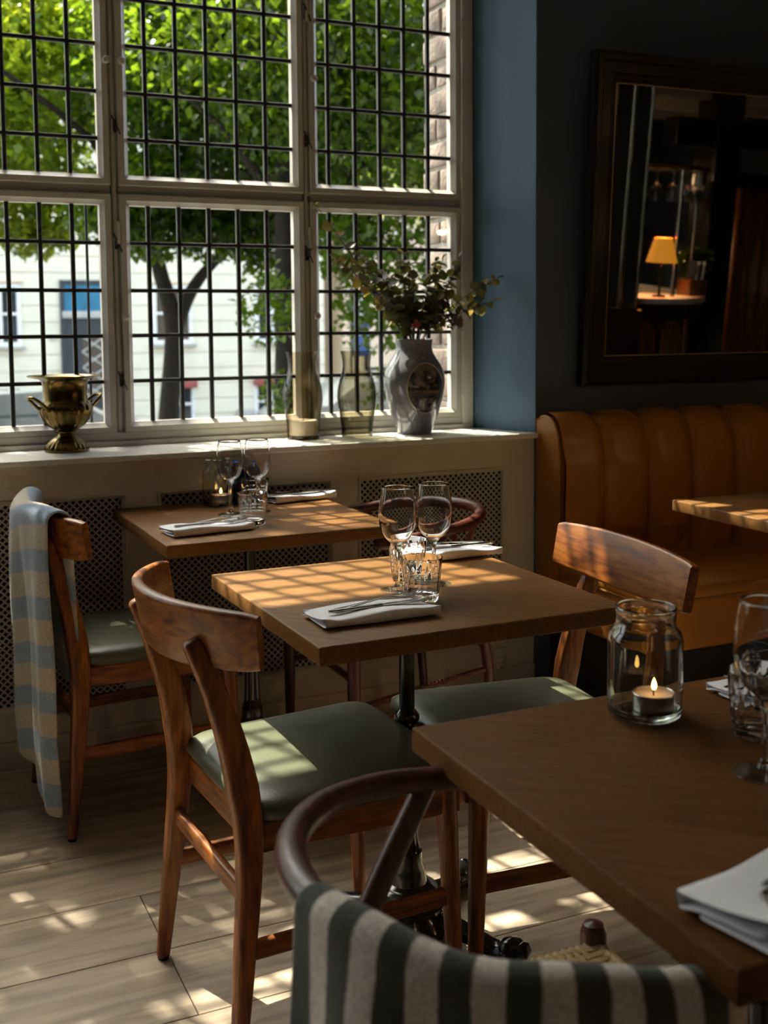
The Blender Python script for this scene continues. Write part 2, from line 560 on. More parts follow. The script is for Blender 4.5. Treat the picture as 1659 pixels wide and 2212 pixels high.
plain('pavement', (.34, .33, .31), .9, var=.1, vscale=3)
plain('car_paint', (.20, .22, .25), .2, metal=.6, coat=.8)
plain('car_glass', (.05, .08, .07), .05, spec=.9)
plain('rubber', (.02, .02, .02), .8)
plain('brick_a', (.19, .145, .125), .9, var=.3, vscale=14, bmp=1, bscale=45, bdist=.006)
plain('brick_b', (.23, .18, .155), .9, var=.3, vscale=14, bmp=1, bscale=45, bdist=.006)
plain('mortar', (.42, .39, .34), .95, var=.25, vscale=20, bmp=1, bscale=60, bdist=.006)
plain('awning_cloth', (.05, .07, .055), .9)
stripes('blue_plaid', (.27, .36, .50), (.50, .45, .38), .118, .46, axis=1, soft=.02)
stripes('grey_stripe', (.075, .082, .072), (.84, .78, .69), .055, .5, axis=0, soft=.025)
# mirror silver
_m, _nt, _b = _new('mirror_silver')
_b.inputs['Base Color'].default_value = (.82, .80, .74, 1)
_b.inputs['Metallic'].default_value = 1
_n, _ = tex_noise(_nt, 4, 3)
_rr = _nt.nodes.new('ShaderNodeMapRange'); _rr.inputs[3].default_value = .005; _rr.inputs[4].default_value = .03
_nt.links.new(_n.outputs['Fac'], _rr.inputs[0]); _nt.links.new(_rr.outputs[0], _b.inputs['Roughness'])

# ================================================================== SETTING
def struct(o): o['kind'] = 'structure'; return o
def prism(poly, z0, z1):
    g = G(); n = len(poly)
    g.add([(x, y, z0) for x, y in poly] + [(x, y, z1) for x, y in poly],
          [tuple(range(n))[::-1], tuple(range(n, 2 * n))] + [(i, (i + 1) % n, n + (i + 1) % n, n + i) for i in range(n)])
    return g

ROOM_X0, ROOM_X1, ROOM_Y0, CEIL = -3.4, 7.9, -3.6, 4.1
YW = 3.40            # inner face of the window wall
SILL_Z = .905

# floor: slab with real planks near the tables
floor = struct(G().box(ROOM_X0, ROOM_X1, ROOM_Y0, 4.0, -.12, -.022).build('floor', 'oak_floor', smooth=False))
def plank(x0, x1, y0, y1):
    g = G().rbox(x0 + .0009, x1 - .0009, y0 + .0009, y1 - .0009, -.022, 0, .0012, 1)
    return g.build('plank', 'oak_floor', floor, smooth=False)
rows = [(3.249, 3.40)] + [(3.001 - .248 * k, 3.249 - .248 * k) for k in range(0, 14)]
fixed = {3: [.92, 3.1], 4: [.527, 2.75], 2: [1.9], 5: [1.45, 3.4], 1: [-.3, 2.3], 6: [-.1, 1.1, 2.9]}
rnd = random.Random(3)
for k, (a, b) in enumerate(rows):
    js = sorted(fixed.get(k - 0, [rnd.uniform(-.4, .6), rnd.uniform(1.6, 3.2)]))
    if abs(a - 2.009) < .01: js = [.527, 2.75]
    xs = [-2.2] + js + [4.6]
    for i in range(len(xs) - 1): plank(xs[i], xs[i + 1], a, b)

# ceiling with cream beams
ceiling = struct(G().box(ROOM_X0, ROOM_X1, ROOM_Y0, 3.80, CEIL, CEIL + .1).build('ceiling', 'ceiling_paint', smooth=False))
for i, y in enumerate((-2.6, -1.2, .3, 1.9)):
    g = G().rbox(ROOM_X0, ROOM_X1, y, y + .18, CEIL - .16, CEIL, .01)
    g.build('beam', 'ceiling_paint', ceiling)

# lower soffit over the bar end of the room
soff = struct(G().box(3.9, ROOM_X1, ROOM_Y0, 1.05, 2.62, 2.72).build('ceiling_bar', 'ceiling_paint', smooth=False))
for y in (-2.4, -1.5, -.6, .3): G().rbox(3.9, ROOM_X1, y, y + .14, 2.50, 2.62, .01).build('beam', 'ceiling_paint', soff)
# room walls
wl = struct(G().box(ROOM_X0 - .2, ROOM_X0, ROOM_Y0, 4.0, 0, CEIL).build('wall_left', 'dark_paint', smooth=False))
wr = struct(G().box(ROOM_X1, ROOM_X1 + .1, ROOM_Y0, 4.0, 0, CEIL).build('wall_right', 'dark_paint', smooth=False))
wb = struct(G().box(ROOM_X0, ROOM_X1, ROOM_Y0 - .1, ROOM_Y0, 0, CEIL).build('wall_back', 'dark_paint', smooth=False))
# pier to the right of the window (mirror hangs on it); the splayed reveal is part of the recess
HEAD_Z = 3.72
pr = struct(prism([(2.135, YW), (ROOM_X1, YW), (ROOM_X1, 3.96), (2.03, 3.96), (2.03, 3.62)][:4] + [(2.03, 3.70), (2.026, 3.695)], -.02, CEIL).build('wall_window_right', 'dark_paint', smooth=False))
rv = prism([(2.1345, YW - .0015), (2.1365, YW - .0015), (2.0265, 3.70), (2.0235, 3.70)], SILL_Z - .01, HEAD_Z).build('reveal_face', 'blue_paint', pr, smooth=False)
pl = struct(prism([(-.96, YW), (-.847, 3.70), (-.847, 3.96), (-1.07, 3.96), (-1.07, 3.70), (-1.0, YW)], -.02, CEIL).build('wall_window_left', 'dark_paint', smooth=False))
pl2 = struct(prism([(-3.2, YW), (-3.2, 3.96), (ROOM_X0, 3.96), (ROOM_X0, YW)], -.02, CEIL).build('wall_window_far', 'dark_paint', smooth=False))
hd = struct(G().box(ROOM_X0, 2.135, YW, 3.80, HEAD_Z, CEIL).build('wall_head', 'dark_paint', smooth=False))
ap = struct(G().box(ROOM_X0, 2.03, 3.66, 3.96, -.3, SILL_Z - .02).build('wall_apron', 'black_void', smooth=False))

# brick jamb outside the right-hand sash
mort = G().box(2.004, 2.05, 3.737, 3.975, .5, HEAD_Z + .1).build('mortar_bed', 'mortar', pr, smooth=False)
rb = random.Random(5)
z = .62
k = 0
while z < 3.6:
    h = .082 + rb.uniform(-.004, .004)
    ys = [3.738, 3.972] if k % 2 else [3.738, 3.738 + rb.uniform(.09, .14), 3.972]
    for i in range(len(ys) - 1):
        g = G().rbox(1.992 + rb.uniform(-.004, .006), 2.045, ys[i] + (0 if i == 0 else .012), ys[i + 1], z, z + h, .007, 2)
        g.build('brick', rb.choice(['brick_a', 'brick_b']), pr)
    z += h + .015
    k += 1

# ---- window
win = struct(empty('window_1', (0, 0, 0)))
COLS = [(-.760, -.205, [-.68, -.58, -.48, -.38, -.28]), (-.115, .705, [-.066, .032, .130, .228, .326, .424, .521, .619]),
        (.797, 1.354, [.859, .959, 1.059, 1.159, 1.259]), (1.442, 1.955, [1.485, 1.584, 1.678, 1.772, 1.866])]
ROWS = [(.978, 1.670, [1.110, 1.256, 1.400, 1.550]), (1.762, 2.600, [1.876, 2.021, 2.167, 2.312, 2.458]), (2.700, 3.620, [2.82, 2.965, 3.11, 3.255, 3.40, 3.545])]
SASH = [(0, .022), (0, -.020), (.003, -.023), (.020, -.023), (.023, -.018), (.034, -.006), (.034, .022)]
GY = 3.690
fr = G()
for x in (-.160, .751, 1.398):
    fr.rbox(x - .016, x + .016, 3.684, 3.722, .90, 3.68, .003)
    fr.tube([(x, 3.682, .93), (x, 3.682, 3.62)], .0075, 8)
for z in (1.716, 2.650):
    fr.rbox(-.84, 2.03, 3.684, 3.722, z - .016, z + .016, .003)
fr.rbox(1.986, 2.031, 3.655, 3.735, .885, 3.72, .004)
fr.rbox(-.845, -.791, 3.655, 3.79, .885, 3.72, .004)
fr.rbox(-.845, 2.028, 3.664, 3.79, .885, .948, .004)
fr.rbox(-.845, 2.028, 3.648, 3.672, .885, .922, .003)
fr.rbox(-.845, 2.028, 3.655, 3.79, 3.652, 3.73, .004)
fr.build('window_frame', 'white_paint', win)
pane_cache = {}
rp = random.Random(11)
for ci, (x0, x1, bars) in enumerate(COLS):
    for ri, (z0, z1, rws) in enumerate(ROWS):
        sash = G().frame(x0 - .033, x1 + .033, z0 - .033, z1 + .033, SASH, GY).build('sash', 'white_paint', win)
        xs = [x0] + bars + [x1]; zs = [z0] + rws + [z1]
        for b in bars: G().rbox(b - .0066, b + .0066, GY - .006, GY + .010, z0 - .002, z1 + .002, .002, 1).build('lead_bar', 'lead', sash)
        for r_ in rws: G().rbox(x0 - .002, x1 + .002, GY - .005, GY + .009, r_ - .0063, r_ + .0063, .002, 1).build('lead_bar', 'lead', sash)
        for i in range(len(xs) - 1):
            for j in range(len(zs) - 1):
                a, b2, c, d = xs[i] + .004, xs[i + 1] - .004, zs[j] + .004, zs[j + 1] - .004
                w, h = round(b2 - a, 3), round(d - c, 3)
                me = pane_cache.get((w, h))
                if me is None:
                    me = G().box(-w / 2 - .001, w / 2 + .001, -.0012, .0012, -h / 2 - .001, h / 2 + .001).mesh('pane', 'window_glass', smooth=False)
                    pane_cache[(w, h)] = me
                o = link(bpy.data.objects.new('pane', me), sash)
                o.location = ((a + b2) / 2, GY + .003, (c + d) / 2)
                o.rotation_euler = (R(rp.uniform(-.7, .7)), 0, R(rp.uniform(-.7, .7)))
        if ci == 1 and ri == 0:
            G().tube([(.668, GY + .028, z0 - .01), (.668, GY + .028, z1 + .01)], .0045, 8).build('stay_bar', 'lead', sash)
        # turn knobs
        for (kx, kz) in ((.731, 2.111), (.778, 2.111), (1.419, 2.109), (.771, 1.318), (1.421, 1.316)):
            if x0 - .034 < kx < x1 + .034 and z0 - .034 < kz < z1 + .034:
                g = G().lathe([(.004, 0), (.006, .012), (.012, .016), (.0125, .022), (.008, .027), (0, .028)], 16)
                g.xf(Matrix.Translation((kx, GY - .023, kz)) @ Matrix.Rotation(R(90), 4, 'X')).build('knob', 'white_paint', sash)
# wing latches on the mullions and hinges on the right frame
for (lx, lz) in ((.757, 1.915), (1.400, 1.905), (1.402, 2.325), (.754, 1.549), (.758, 1.113), (1.398, 1.524)):
    g = G().ball((lx, 3.668, lz), .0075, 10)
    g.tube(spline([(lx - .012, 3.662, lz + .03), (lx - .006, 3.655, lz + .012), (lx, 3.664, lz), (lx + .006, 3.655, lz - .012), (lx + .014, 3.660, lz - .028)], 4), .0026, 6)
    g.rbox(lx - .006, lx + .006, 3.672, 3.686, lz - .02, lz + .02, .002, 1)
    g.build('latch', 'lead', win)
for hz in (1.055, 1.58, 1.83, 2.33):
    for hx in (1.989, 1.402, .757):
        if hx < 1.9 and hz in (1.83, 1.055): continue
        G().tube([(hx, 3.662, hz - .035), (hx, 3.662, hz - .033), (hx, 3.662, hz + .033), (hx, 3.662, hz + .037)], [.003, .0062, .0062, .003], 10).build('hinge', 'white_paint', win)

# second window further left in the same wall (out of the picture), added to light the room, simple sashes
win2 = struct(empty('window_unseen', (0, 0, 0)))
g = G().rbox(-3.2, -1.05, 3.66, 3.78, .88, .95, .004).rbox(-3.2, -1.05, 3.66, 3.78, 3.5, 3.6, .004).rbox(-3.2, -1.05, 3.67, 3.78, 1.69, 1.75, .004).rbox(-3.2, -1.05, 3.67, 3.78, 2.6, 2.66, .004)
for x in (-3.19, -2.47, -1.75, -1.08): g.rbox(x - .03, x + .03, 3.67, 3.78, .9, 3.55, .004)
g.build('window_frame', 'white_paint', win2)
for (a, b) in ((-3.16, -2.5), (-2.44, -1.78), (-1.72, -1.11)):
    for (c, d) in ((.95, 1.69), (1.75, 2.6), (2.66, 3.5)):
        s = G().frame(a, b, c, d, SASH, GY).build('sash', 'white_paint', win2)
        G().box(a + .03, b - .03, GY, GY + .003, c + .03, d - .03).build('pane', 'window_glass', s, smooth=False)

# ---- sill board
sill = struct(prism([(-.98, 3.378), (2.1345, 3.378), (2.1345, 3.4), (2.026, 3.69), (-.85, 3.69), (-.98, 3.4)], SILL_Z - .018, SILL_Z).build('trim_1', 'sill_paint', smooth=False))
mod = sill.modifiers.new('edge', 'BEVEL'); mod.width = .003; mod.segments = 2
struct(G().rbox(-3.2, -1.0, 3.378, 3.69, SILL_Z - .018, SILL_Z, .003).build('trim_2', 'sill_paint'))

# ---- radiator cover with pierced metal grilles
rc = empty('radiator_cover', (0, 0, 0), 0, 'cream panelled radiator cover with pierced metal grilles under the window sill', 'radiator cover')
OPEN = [(-.52, .040), (.146, .702), (.807, 1.365), (1.466, 2.018)]
OZ0, OZ1 = .172, .784
body = G()
xs = [-.96] + [v for o in OPEN for v in o] + [2.133]
body.box(-.96, 2.133, 3.405, 3.425, OZ1, SILL_Z - .018).box(-.96, 2.133, 3.405, 3.425, .0, OZ0)
for i in range(0, len(xs), 2): body.box(xs[i], xs[i + 1], 3.405, 3.425, OZ0, OZ1)
body.build('panel_board', 'cream_paint', rc, smooth=False)
G().box(-.96, 2.133, 3.44, 3.66, .0, SILL_Z - .02).build('dark_interior', 'black_void', rc, smooth=False)
G().rbox(-.96, 2.133, 3.394, 3.405, 0, .083, .003).build('skirting', 'cream_paint', rc)
P_ = .0212; D_ = P_ / 2; A_ = .0066; W_ = .0026
for (x0, x1) in OPEN:
    mo = G().frame(x0 - .004, x1 + .004, OZ0 - .004, OZ1 + .004, [(0, 0), (0, -.005), (.004, -.006), (.012, .004), (.014, .012), (0, .012)], 3.405)
    mo.build('moulding', 'cream_paint', rc, smooth=False)
    V = []; F = []
    nx = int((x1 - x0) / P_) + 2; nz = int((OZ1 - OZ0) / P_) + 2
    for i in range(-1, 2 * nx):
        for j in range(-1, 2 * nz):
            if (i + j) % 2: continue
            cx = x0 + .004 + i * D_; cz = OZ0 + .004 + j * D_
            if not (x0 + .002 < cx < x1 - .002 and OZ0 + .002 < cz < OZ1 - .002): continue
            ring = [(1, 0), (0, 1), (-1, 0), (0, -1)]
            for q in range(4):
                (ax, az), (bx, bz) = ring[q], ring[(q + 1) % 4]
                def pt(u, w): return (cx + ax * u + bx * w, 3.4175, cz + az * u + bz * w)
                o = len(V)
                V += [pt(D_, 0), pt(0, D_), pt(0, A_), pt(W_, A_), pt(W_ * 1.25, W_ * 1.25), pt(A_, W_), pt(A_, 0)]
                F += [(o, o + 1, o + 4), (o + 1, o + 2, o + 3, o + 4), (o + 4, o + 5, o + 6, o)]
    g = G(); g.v = V; g.f = F
    g.build('grille', 'cream_paint', rc, smooth=False, fix=False)

# ---- wall outlet low on the cover
ol = empty('power_outlet', (1.994, 3.405, .108), 0, 'small cream power outlet low on the panel beside the leather bench', 'power outlet')
G().rbox(-.027, .027, -.008, 0, -.046, .046, .004).build('plate', 'outlet_white', ol)
so = G().rbox(-.019, .019, -.011, -.006, -.036, .012, .003).build('socket', 'outlet_white', ol)
for (hx, hz) in ((-.008, -.006), (.008, -.006), (0, -.02)):
    G().lathe([(.0026, 0), (.0026, .001)], 10).xf(Matrix.Translation((hx, -.0112, hz)) @ Matrix.Rotation(R(90), 4, 'X')).build('pin_hole', 'black_void', so)

# ================================================================== OUTSIDE
GZ = -1.25
ground = struct(G().box(-40, 60, 3.97, 26.9, GZ - .2, GZ).build('ground', 'asphalt', smooth=False))
struct(G().box(-40, ROOM_X0 - .2, -25, 3.97, GZ - .2, GZ).build('ground_side', 'pavement', smooth=False))
struct(G().box(-40, 60, 22.5, 27.2, GZ, GZ + .12).build('ground_pavement', 'pavement', smooth=False))
struct(G().box(-40, 60, 3.97, 7.0, GZ, GZ + .12).build('ground_kerb', 'pavement', smooth=False))
# building front of this house, outer skin above and beside the window
struct(G().box(-14, ROOM_X0 - .1, 3.7, 4.0, GZ, 8).build('wall_outside_left', 'brick_b', smooth=False))
struct(G().box(ROOM_X1 + .1, 18, 3.7, 4.0, GZ, 8).build('wall_outside_right', 'brick_b', smooth=False))
struct(G().box(-14, 18, 3.7, 3.80, CEIL + .12, 8).build('wall_outside_upper', 'brick_b', smooth=False))
# pale stucco house across the street
FY = 27.0
bl = empty('apartment_building', (6, FY, GZ), 0, 'pale stucco apartment house with dark door across the street', 'building')
def L(x, z): return x - 6, z - GZ
G().box(-16, 4.7, .02, 6, 0, 10.2).build('wall', 'stucco', bl, smooth=False)
zc = 0.0
for k in range(16):
    G().rbox(-16, 4.7, -.02, .03, zc + .012, zc + .362, .012, 1).build('stucco_course', 'stucco', bl)
    zc += .374
for zz, hh in ((4.86, .12), (8.2, .14)):
    G().rbox(-16, 4.75, -.14, .05, zz, zz + hh, .02).build('cornice', 'stucco', bl)
G().add([(-16.3, -.4, 10.1), (5, -.4, 10.1), (5, 3, 12.6), (-16.3, 3, 12.6), (-16.3, 6.2, 10.1), (5, 6.2, 10.1)], [(0, 1, 2, 3), (3, 2, 5, 4), (0, 3, 4), (1, 5, 2), (0, 4, 5, 1)]).build('roof', 'roof_slate', bl, smooth=False)
def facade_window(x0, x1, z0, z1, sillc='stone_grey', halves=2):
    a, za = L(x0, z0); b, zb = L(x1, z1)
    w = G().frame(a - .09, b + .09, za - .09, zb + .09, [(0, 0), (0, -.05), (.09, -.05), (.09, 0)], -.02).build('window', 'facade_white', bl, smooth=False)
    G().box(a, b, -.035, -.028, za, zb).build('pane', 'facade_glass', w, smooth=False)
    g = G().box((a + b) / 2 - .035, (a + b) / 2 + .035, -.07, -.03, za, zb)
    g.box(a, b, -.065, -.03, lerp(za, zb, .52) - .03, lerp(za, zb, .52) + .03)
    g.build('glazing_bar', 'facade_white', w, smooth=False)
    G().rbox(a - .16, b + .16, -.16, .0, za - .16, za - .09, .01).build('sill', sillc, w)
    G().rbox(a - .14, b + .14, -.1, .0, zb + .1, zb + .17, .01).build('lintel', 'stucco_warm', w)
for (x0, x1) in ((2.55, 3.25), (6.42, 7.2), (8.95, 9.65), (.4, 1.1), (-1.9, -1.2)):
    facade_window(x0, x1, .93, 2.15)
    facade_window(x0, x1, 4.3, 5.9)
for (x0, x1) in ((6.75, 7.22), (8.9, 9.58)):
    facade_window(x0, x1, -1.05, -.2)
    a, za = L(x0, -.2); b, _ = L(x1, 0)
    G().rbox(a - .1, b + .1, -.3, -.02, za - .02, za + .16, .01).build('shop_blind', 'red_paint', bl)
# entrance: dark recess, blue transom, lattice door
a, za = L(4.22, GZ + .05); b, zb = L(5.32, 2.25)
dr = G().frame(a - .02, b + .02, za, zb + .08, [(0, 0), (0, -.06), (.1, -.06), (.1, 0)], -.02).build('door', 'door_dark', bl, smooth=False)
G().box(a + .08, b - .08, -.04, -.03, za, L(0, 1.5)[1]).build('door_leaf', 'door_dark', dr, smooth=False)
G().box(a + .08, b - .08, -.045, -.03, L(0, 1.62)[1], zb - .02).build('transom_pane', 'shop_blue', dr, smooth=False)
G().rbox(a + .02, b - .02, -.12, -.02, L(0, 1.46)[1], L(0, 1.62)[1], .01).build('transom', 'stone_grey', dr)
G().box(a + .45, b - .12, -.05, -.035, L(0, -.4)[1], L(0, 1.05)[1]).build('door_pane', 'facade_glass', dr, smooth=False)
g = G()
for k in range(4):
    zz = L(0, -.4)[1] + k * .36
    g.tube([(a + .45, -.06, zz), (b - .12, -.06, zz + .36)], .02, 6).tube([(b - .12, -.06, zz), (a + .45, -.06, zz + .36)], .02, 6)
g.build('lattice', 'stone_grey', dr)
tm = text_mesh('27', .17, .01)
tm.materials.append(MATS['stone_grey'])
to = link(bpy.data.objects.new('house_number', tm), bl)
to.location = (L(4.03, 0)[0], -.035, L(0, 1.0)[1]); to.rotation_euler = (R(90), 0, 0)
G().rbox(L(8.35, 0)[0], L(8.72, 0)[0], -.4, -.05, L(0, -1.05)[1], L(0, -.78)[1], .02).build('utility_box', 'stone_grey', bl)
# neighbouring house further right, warm stucco
b2 = empty('corner_house', (15, FY, GZ), 0, 'warm beige corner house at the right end of the street', 'building')
G().box(-3.7, 14, .3, 6, 0, 9.5).build('wall', 'stucco_warm', b2, smooth=False)
for k in range(4):
    for j in range(2):
        x = -2.6 + k * 2.1; zz = 1.3 + j * 3.0
        w = G().frame(x - .5, x + .5, zz, zz + 1.6, [(0, 0), (0, -.06), (.1, -.06), (.1, 0)], .3).build('window', 'facade_white', b2, smooth=False)
        G().box(x - .42, x + .42, .26, .28, zz + .08, zz + 1.52).build('pane', 'facade_glass', w, smooth=False)
for k in range(9):
    G().rbox(-3.7, 14, .24, .3, .1 + k * .6, .1 + k * .6 + .57, .015, 1).build('stucco_course', 'stucco_warm', b2)
# blue street sign board on a pole with a white mark
sg = empty('street_sign', (10.0, 23.6, GZ), 0, 'tall blue sign board with white mark on a thin pole outside', 'sign')
G().tube([(0, 0, 0), (0, 0, 3.4)], .03, 8).build('pole', 'lead', sg)
sb = G().rbox(.04, .44, -.02, .02, 2.35, 3.25, .01).build('board', 'sign_blue', sg)
g = G().ball((.24, -.024, 3.0), .085, 14, (1, .12, 1)); g.rbox(.195, .275, -.03, -.02, 2.55, 3.0, .01); g.build('white_mark', 'sign_white', sb)
G().rbox(.04, .46, -.02, .02, 1.8, 2.28, .01).build('lower_board', 'sign_blue', sg)
# parked cars (only roofs and windows show above the sill)
def car(x, y, rz, label):
    c = empty('parked_car', (x, y, GZ), rz, label, 'car', 'cars parked across the street')
    prof = [(-2.1, .35), (-2.15, .75), (-1.9, .92), (-1.15, 1.0), (-.55, 1.42), (.75, 1.46), (1.45, 1.02), (2.0, .92), (2.15, .7), (2.12, .35)]
    g = G(); n = len(prof)
    for w in (-.85, -.70, .70, .85):
        s_ = .96 if abs(w) > .8 else 1
        g.v += [(px * s_, w, pz if abs(w) < .8 else pz - .03) for px, pz in prof]
    for a_ in range(3):
        g.f += [(a_ * n + i, a_ * n + i + 1, (a_ + 1) * n + i + 1, (a_ + 1) * n + i) for i in range(n - 1)]
        g.f.append((a_ * n, (a_ + 1) * n, (a_ + 1) * n + n - 1, a_ * n + n - 1))
    g.f.append(tuple(range(n))); g.f.append(tuple(range(3 * n, 4 * n))[::-1])
    g.build('body', 'car_paint', c, ang=50)
    for s_ in (-1, 1):
        G().add([(-1.0, s_ * .856, 1.0), (1.3, s_ * .856, 1.0), (.68, s_ * .80, 1.36), (-.5, s_ * .80, 1.36)], [(0, 1, 2, 3)]).build('side_window', 'car_glass', c, smooth=False)
        for wx in (-1.3, 1.35):
            G().lathe([(.0, -.1), (.31, -.1), (.33, -.05), (.33, .05), (.31, .1), (0, .1)], 20).xf(Matrix.Translation((wx, s_ * .78, .33)) @ Matrix.Rotation(R(90), 4, 'X')).build('wheel', 'rubber', c)
    return c
car(2.4, 21.0, 0, 'silver car parked by the pale house, partly hidden behind the brass urn')
car(9.4, 21.4, 0, 'silver car parked in front of the pale house, behind the hurricane glasses')

# ---- street trees
def leaf_cloud(clusters, n, size, seed, mat='leaf'):
    """clusters: (cx,cy,cz, rx,ry,rz, weight); one folded four-sided blade per leaf, drooping"""
    rs = np.random.RandomState(seed)
    cl = np.array(clusters, float)
    w = cl[:, 6] / cl[:, 6].sum()
    idx = rs.choice(len(cl), n, p=w)
    d = rs.normal(size=(n, 3)); d /= np.linalg.norm(d, axis=1)[:, None]
    rad = rs.rand(n) ** (1 / 2.2)
    p = cl[idx, :3] + d * rad[:, None] * cl[idx, 3:6]
    az = rs.rand(n) * 2 * math.pi
    droop = np.radians(rs.normal(-38, 28, n))
    t = np.stack([np.cos(az) * np.cos(droop), np.sin(az) * np.cos(droop), np.sin(droop)], 1)
    s_ = np.stack([-np.sin(az), np.cos(az), rs.normal(0, .35, n)], 1); s_ /= np.linalg.norm(s_, axis=1)[:, None]
    nn = np.cross(t, s_)
    sz = size * rs.uniform(.65, 1.25, n)[:, None]
    v = np.stack([p, p + t * sz * .42 + s_ * sz * .42 + nn * sz * .12, p + t * sz * .98, p + t * sz * .42 - s_ * sz * .42 + nn * sz * .12], 1).reshape(-1, 3)
    f = np.arange(4 * n).reshape(-1, 4)
    tri = np.concatenate([f[:, [0, 1, 2]], f[:, [0, 2, 3]]], 0)
    me = bpy.data.meshes.new('foliage')
    me.vertices.add(len(v)); me.vertices.foreach_set('co', v.astype(np.float32).ravel())
    me.loops.add(tri.size); me.loops.foreach_set('vertex_index', tri.astype(np.int32).ravel())
    me.polygons.add(len(tri)); me.polygons.foreach_set('loop_start', (np.arange(len(tri)) * 3).astype(np.int32))
    me.update(); me.validate()
    me.materials.append(MATS[mat])
    return me

def street_tree(name, loc, trunk, branches, clusters, n, size, seed, label, mat='leaf'):
    t = empty(name, (0, 0, 0), 0, label, 'tree', 'street trees outside')
    tk = G().tube(spline(trunk[0], 6), [lerp(trunk[1], trunk[2], k / (6 * (len(trunk[0]) - 1))) for k in range(6 * (len(trunk[0]) - 1) + 1)], 12).build('trunk', 'bark', t)
    for (pts, r0, r1) in branches:
        m_ = 5 * (len(pts) - 1)
        G().tube(spline(pts, 5), [lerp(r0, r1, k / m_) for k in range(m_ + 1)], 8).build('branch', 'bark', t)
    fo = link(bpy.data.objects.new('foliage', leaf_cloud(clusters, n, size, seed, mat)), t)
    fo['kind'] = 'stuff'
    return t
# forked tree seen through the middle sash
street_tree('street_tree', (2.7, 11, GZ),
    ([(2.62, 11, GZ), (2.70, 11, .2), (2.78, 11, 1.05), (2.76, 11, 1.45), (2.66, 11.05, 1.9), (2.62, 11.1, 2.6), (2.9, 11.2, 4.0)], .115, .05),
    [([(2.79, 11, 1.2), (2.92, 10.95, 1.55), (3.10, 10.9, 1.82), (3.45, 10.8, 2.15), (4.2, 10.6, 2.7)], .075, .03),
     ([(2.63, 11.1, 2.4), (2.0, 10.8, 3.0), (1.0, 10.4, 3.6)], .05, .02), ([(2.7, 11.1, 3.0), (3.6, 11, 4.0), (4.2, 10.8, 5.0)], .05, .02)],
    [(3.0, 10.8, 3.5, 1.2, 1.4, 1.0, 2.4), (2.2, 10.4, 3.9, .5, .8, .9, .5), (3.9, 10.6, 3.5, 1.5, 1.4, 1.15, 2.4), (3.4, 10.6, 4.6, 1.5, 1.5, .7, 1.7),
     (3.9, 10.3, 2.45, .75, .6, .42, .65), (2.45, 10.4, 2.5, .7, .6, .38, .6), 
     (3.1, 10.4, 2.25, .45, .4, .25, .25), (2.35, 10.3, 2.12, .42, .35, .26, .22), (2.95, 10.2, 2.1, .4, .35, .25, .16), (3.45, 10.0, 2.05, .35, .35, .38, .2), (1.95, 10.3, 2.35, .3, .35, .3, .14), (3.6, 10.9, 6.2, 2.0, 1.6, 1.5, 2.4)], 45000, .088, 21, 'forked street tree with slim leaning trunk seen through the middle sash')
# darker tree behind the right mullion
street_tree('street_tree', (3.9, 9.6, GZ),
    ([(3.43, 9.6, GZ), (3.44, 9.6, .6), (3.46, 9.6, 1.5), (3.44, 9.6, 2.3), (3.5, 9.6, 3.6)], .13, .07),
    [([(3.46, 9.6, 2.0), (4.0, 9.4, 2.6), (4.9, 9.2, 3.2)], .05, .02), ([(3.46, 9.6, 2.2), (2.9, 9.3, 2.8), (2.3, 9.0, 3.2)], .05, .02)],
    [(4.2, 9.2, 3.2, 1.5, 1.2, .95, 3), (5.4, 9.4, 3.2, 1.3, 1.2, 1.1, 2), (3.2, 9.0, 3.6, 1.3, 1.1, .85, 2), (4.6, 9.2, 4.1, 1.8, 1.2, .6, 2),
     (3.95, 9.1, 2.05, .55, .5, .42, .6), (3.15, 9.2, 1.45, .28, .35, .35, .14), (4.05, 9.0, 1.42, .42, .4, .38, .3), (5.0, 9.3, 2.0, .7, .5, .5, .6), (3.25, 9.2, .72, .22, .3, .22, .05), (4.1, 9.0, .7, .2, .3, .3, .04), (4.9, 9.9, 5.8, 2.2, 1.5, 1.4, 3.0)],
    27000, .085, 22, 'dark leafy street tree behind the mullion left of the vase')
# sunlit tree further left and back, sunlight put into its leaf colour
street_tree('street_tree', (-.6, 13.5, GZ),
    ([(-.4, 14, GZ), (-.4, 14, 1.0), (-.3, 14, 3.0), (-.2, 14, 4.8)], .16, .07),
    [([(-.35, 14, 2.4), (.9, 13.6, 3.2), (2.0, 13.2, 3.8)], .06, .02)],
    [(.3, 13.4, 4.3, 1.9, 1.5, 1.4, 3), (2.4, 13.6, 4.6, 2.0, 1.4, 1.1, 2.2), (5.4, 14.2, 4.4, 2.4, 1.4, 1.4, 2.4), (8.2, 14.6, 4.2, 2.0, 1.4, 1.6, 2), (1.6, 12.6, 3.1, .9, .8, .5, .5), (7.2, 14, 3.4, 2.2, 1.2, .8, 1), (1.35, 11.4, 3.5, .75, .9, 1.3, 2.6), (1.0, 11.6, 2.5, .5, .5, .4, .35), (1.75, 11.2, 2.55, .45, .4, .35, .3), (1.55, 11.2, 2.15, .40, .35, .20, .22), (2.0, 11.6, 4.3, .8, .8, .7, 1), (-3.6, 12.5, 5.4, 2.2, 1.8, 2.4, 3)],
    42000, .10, 23, 'bright sunlit street tree at the far left behind the forked one', 'leaf_sun_tint')
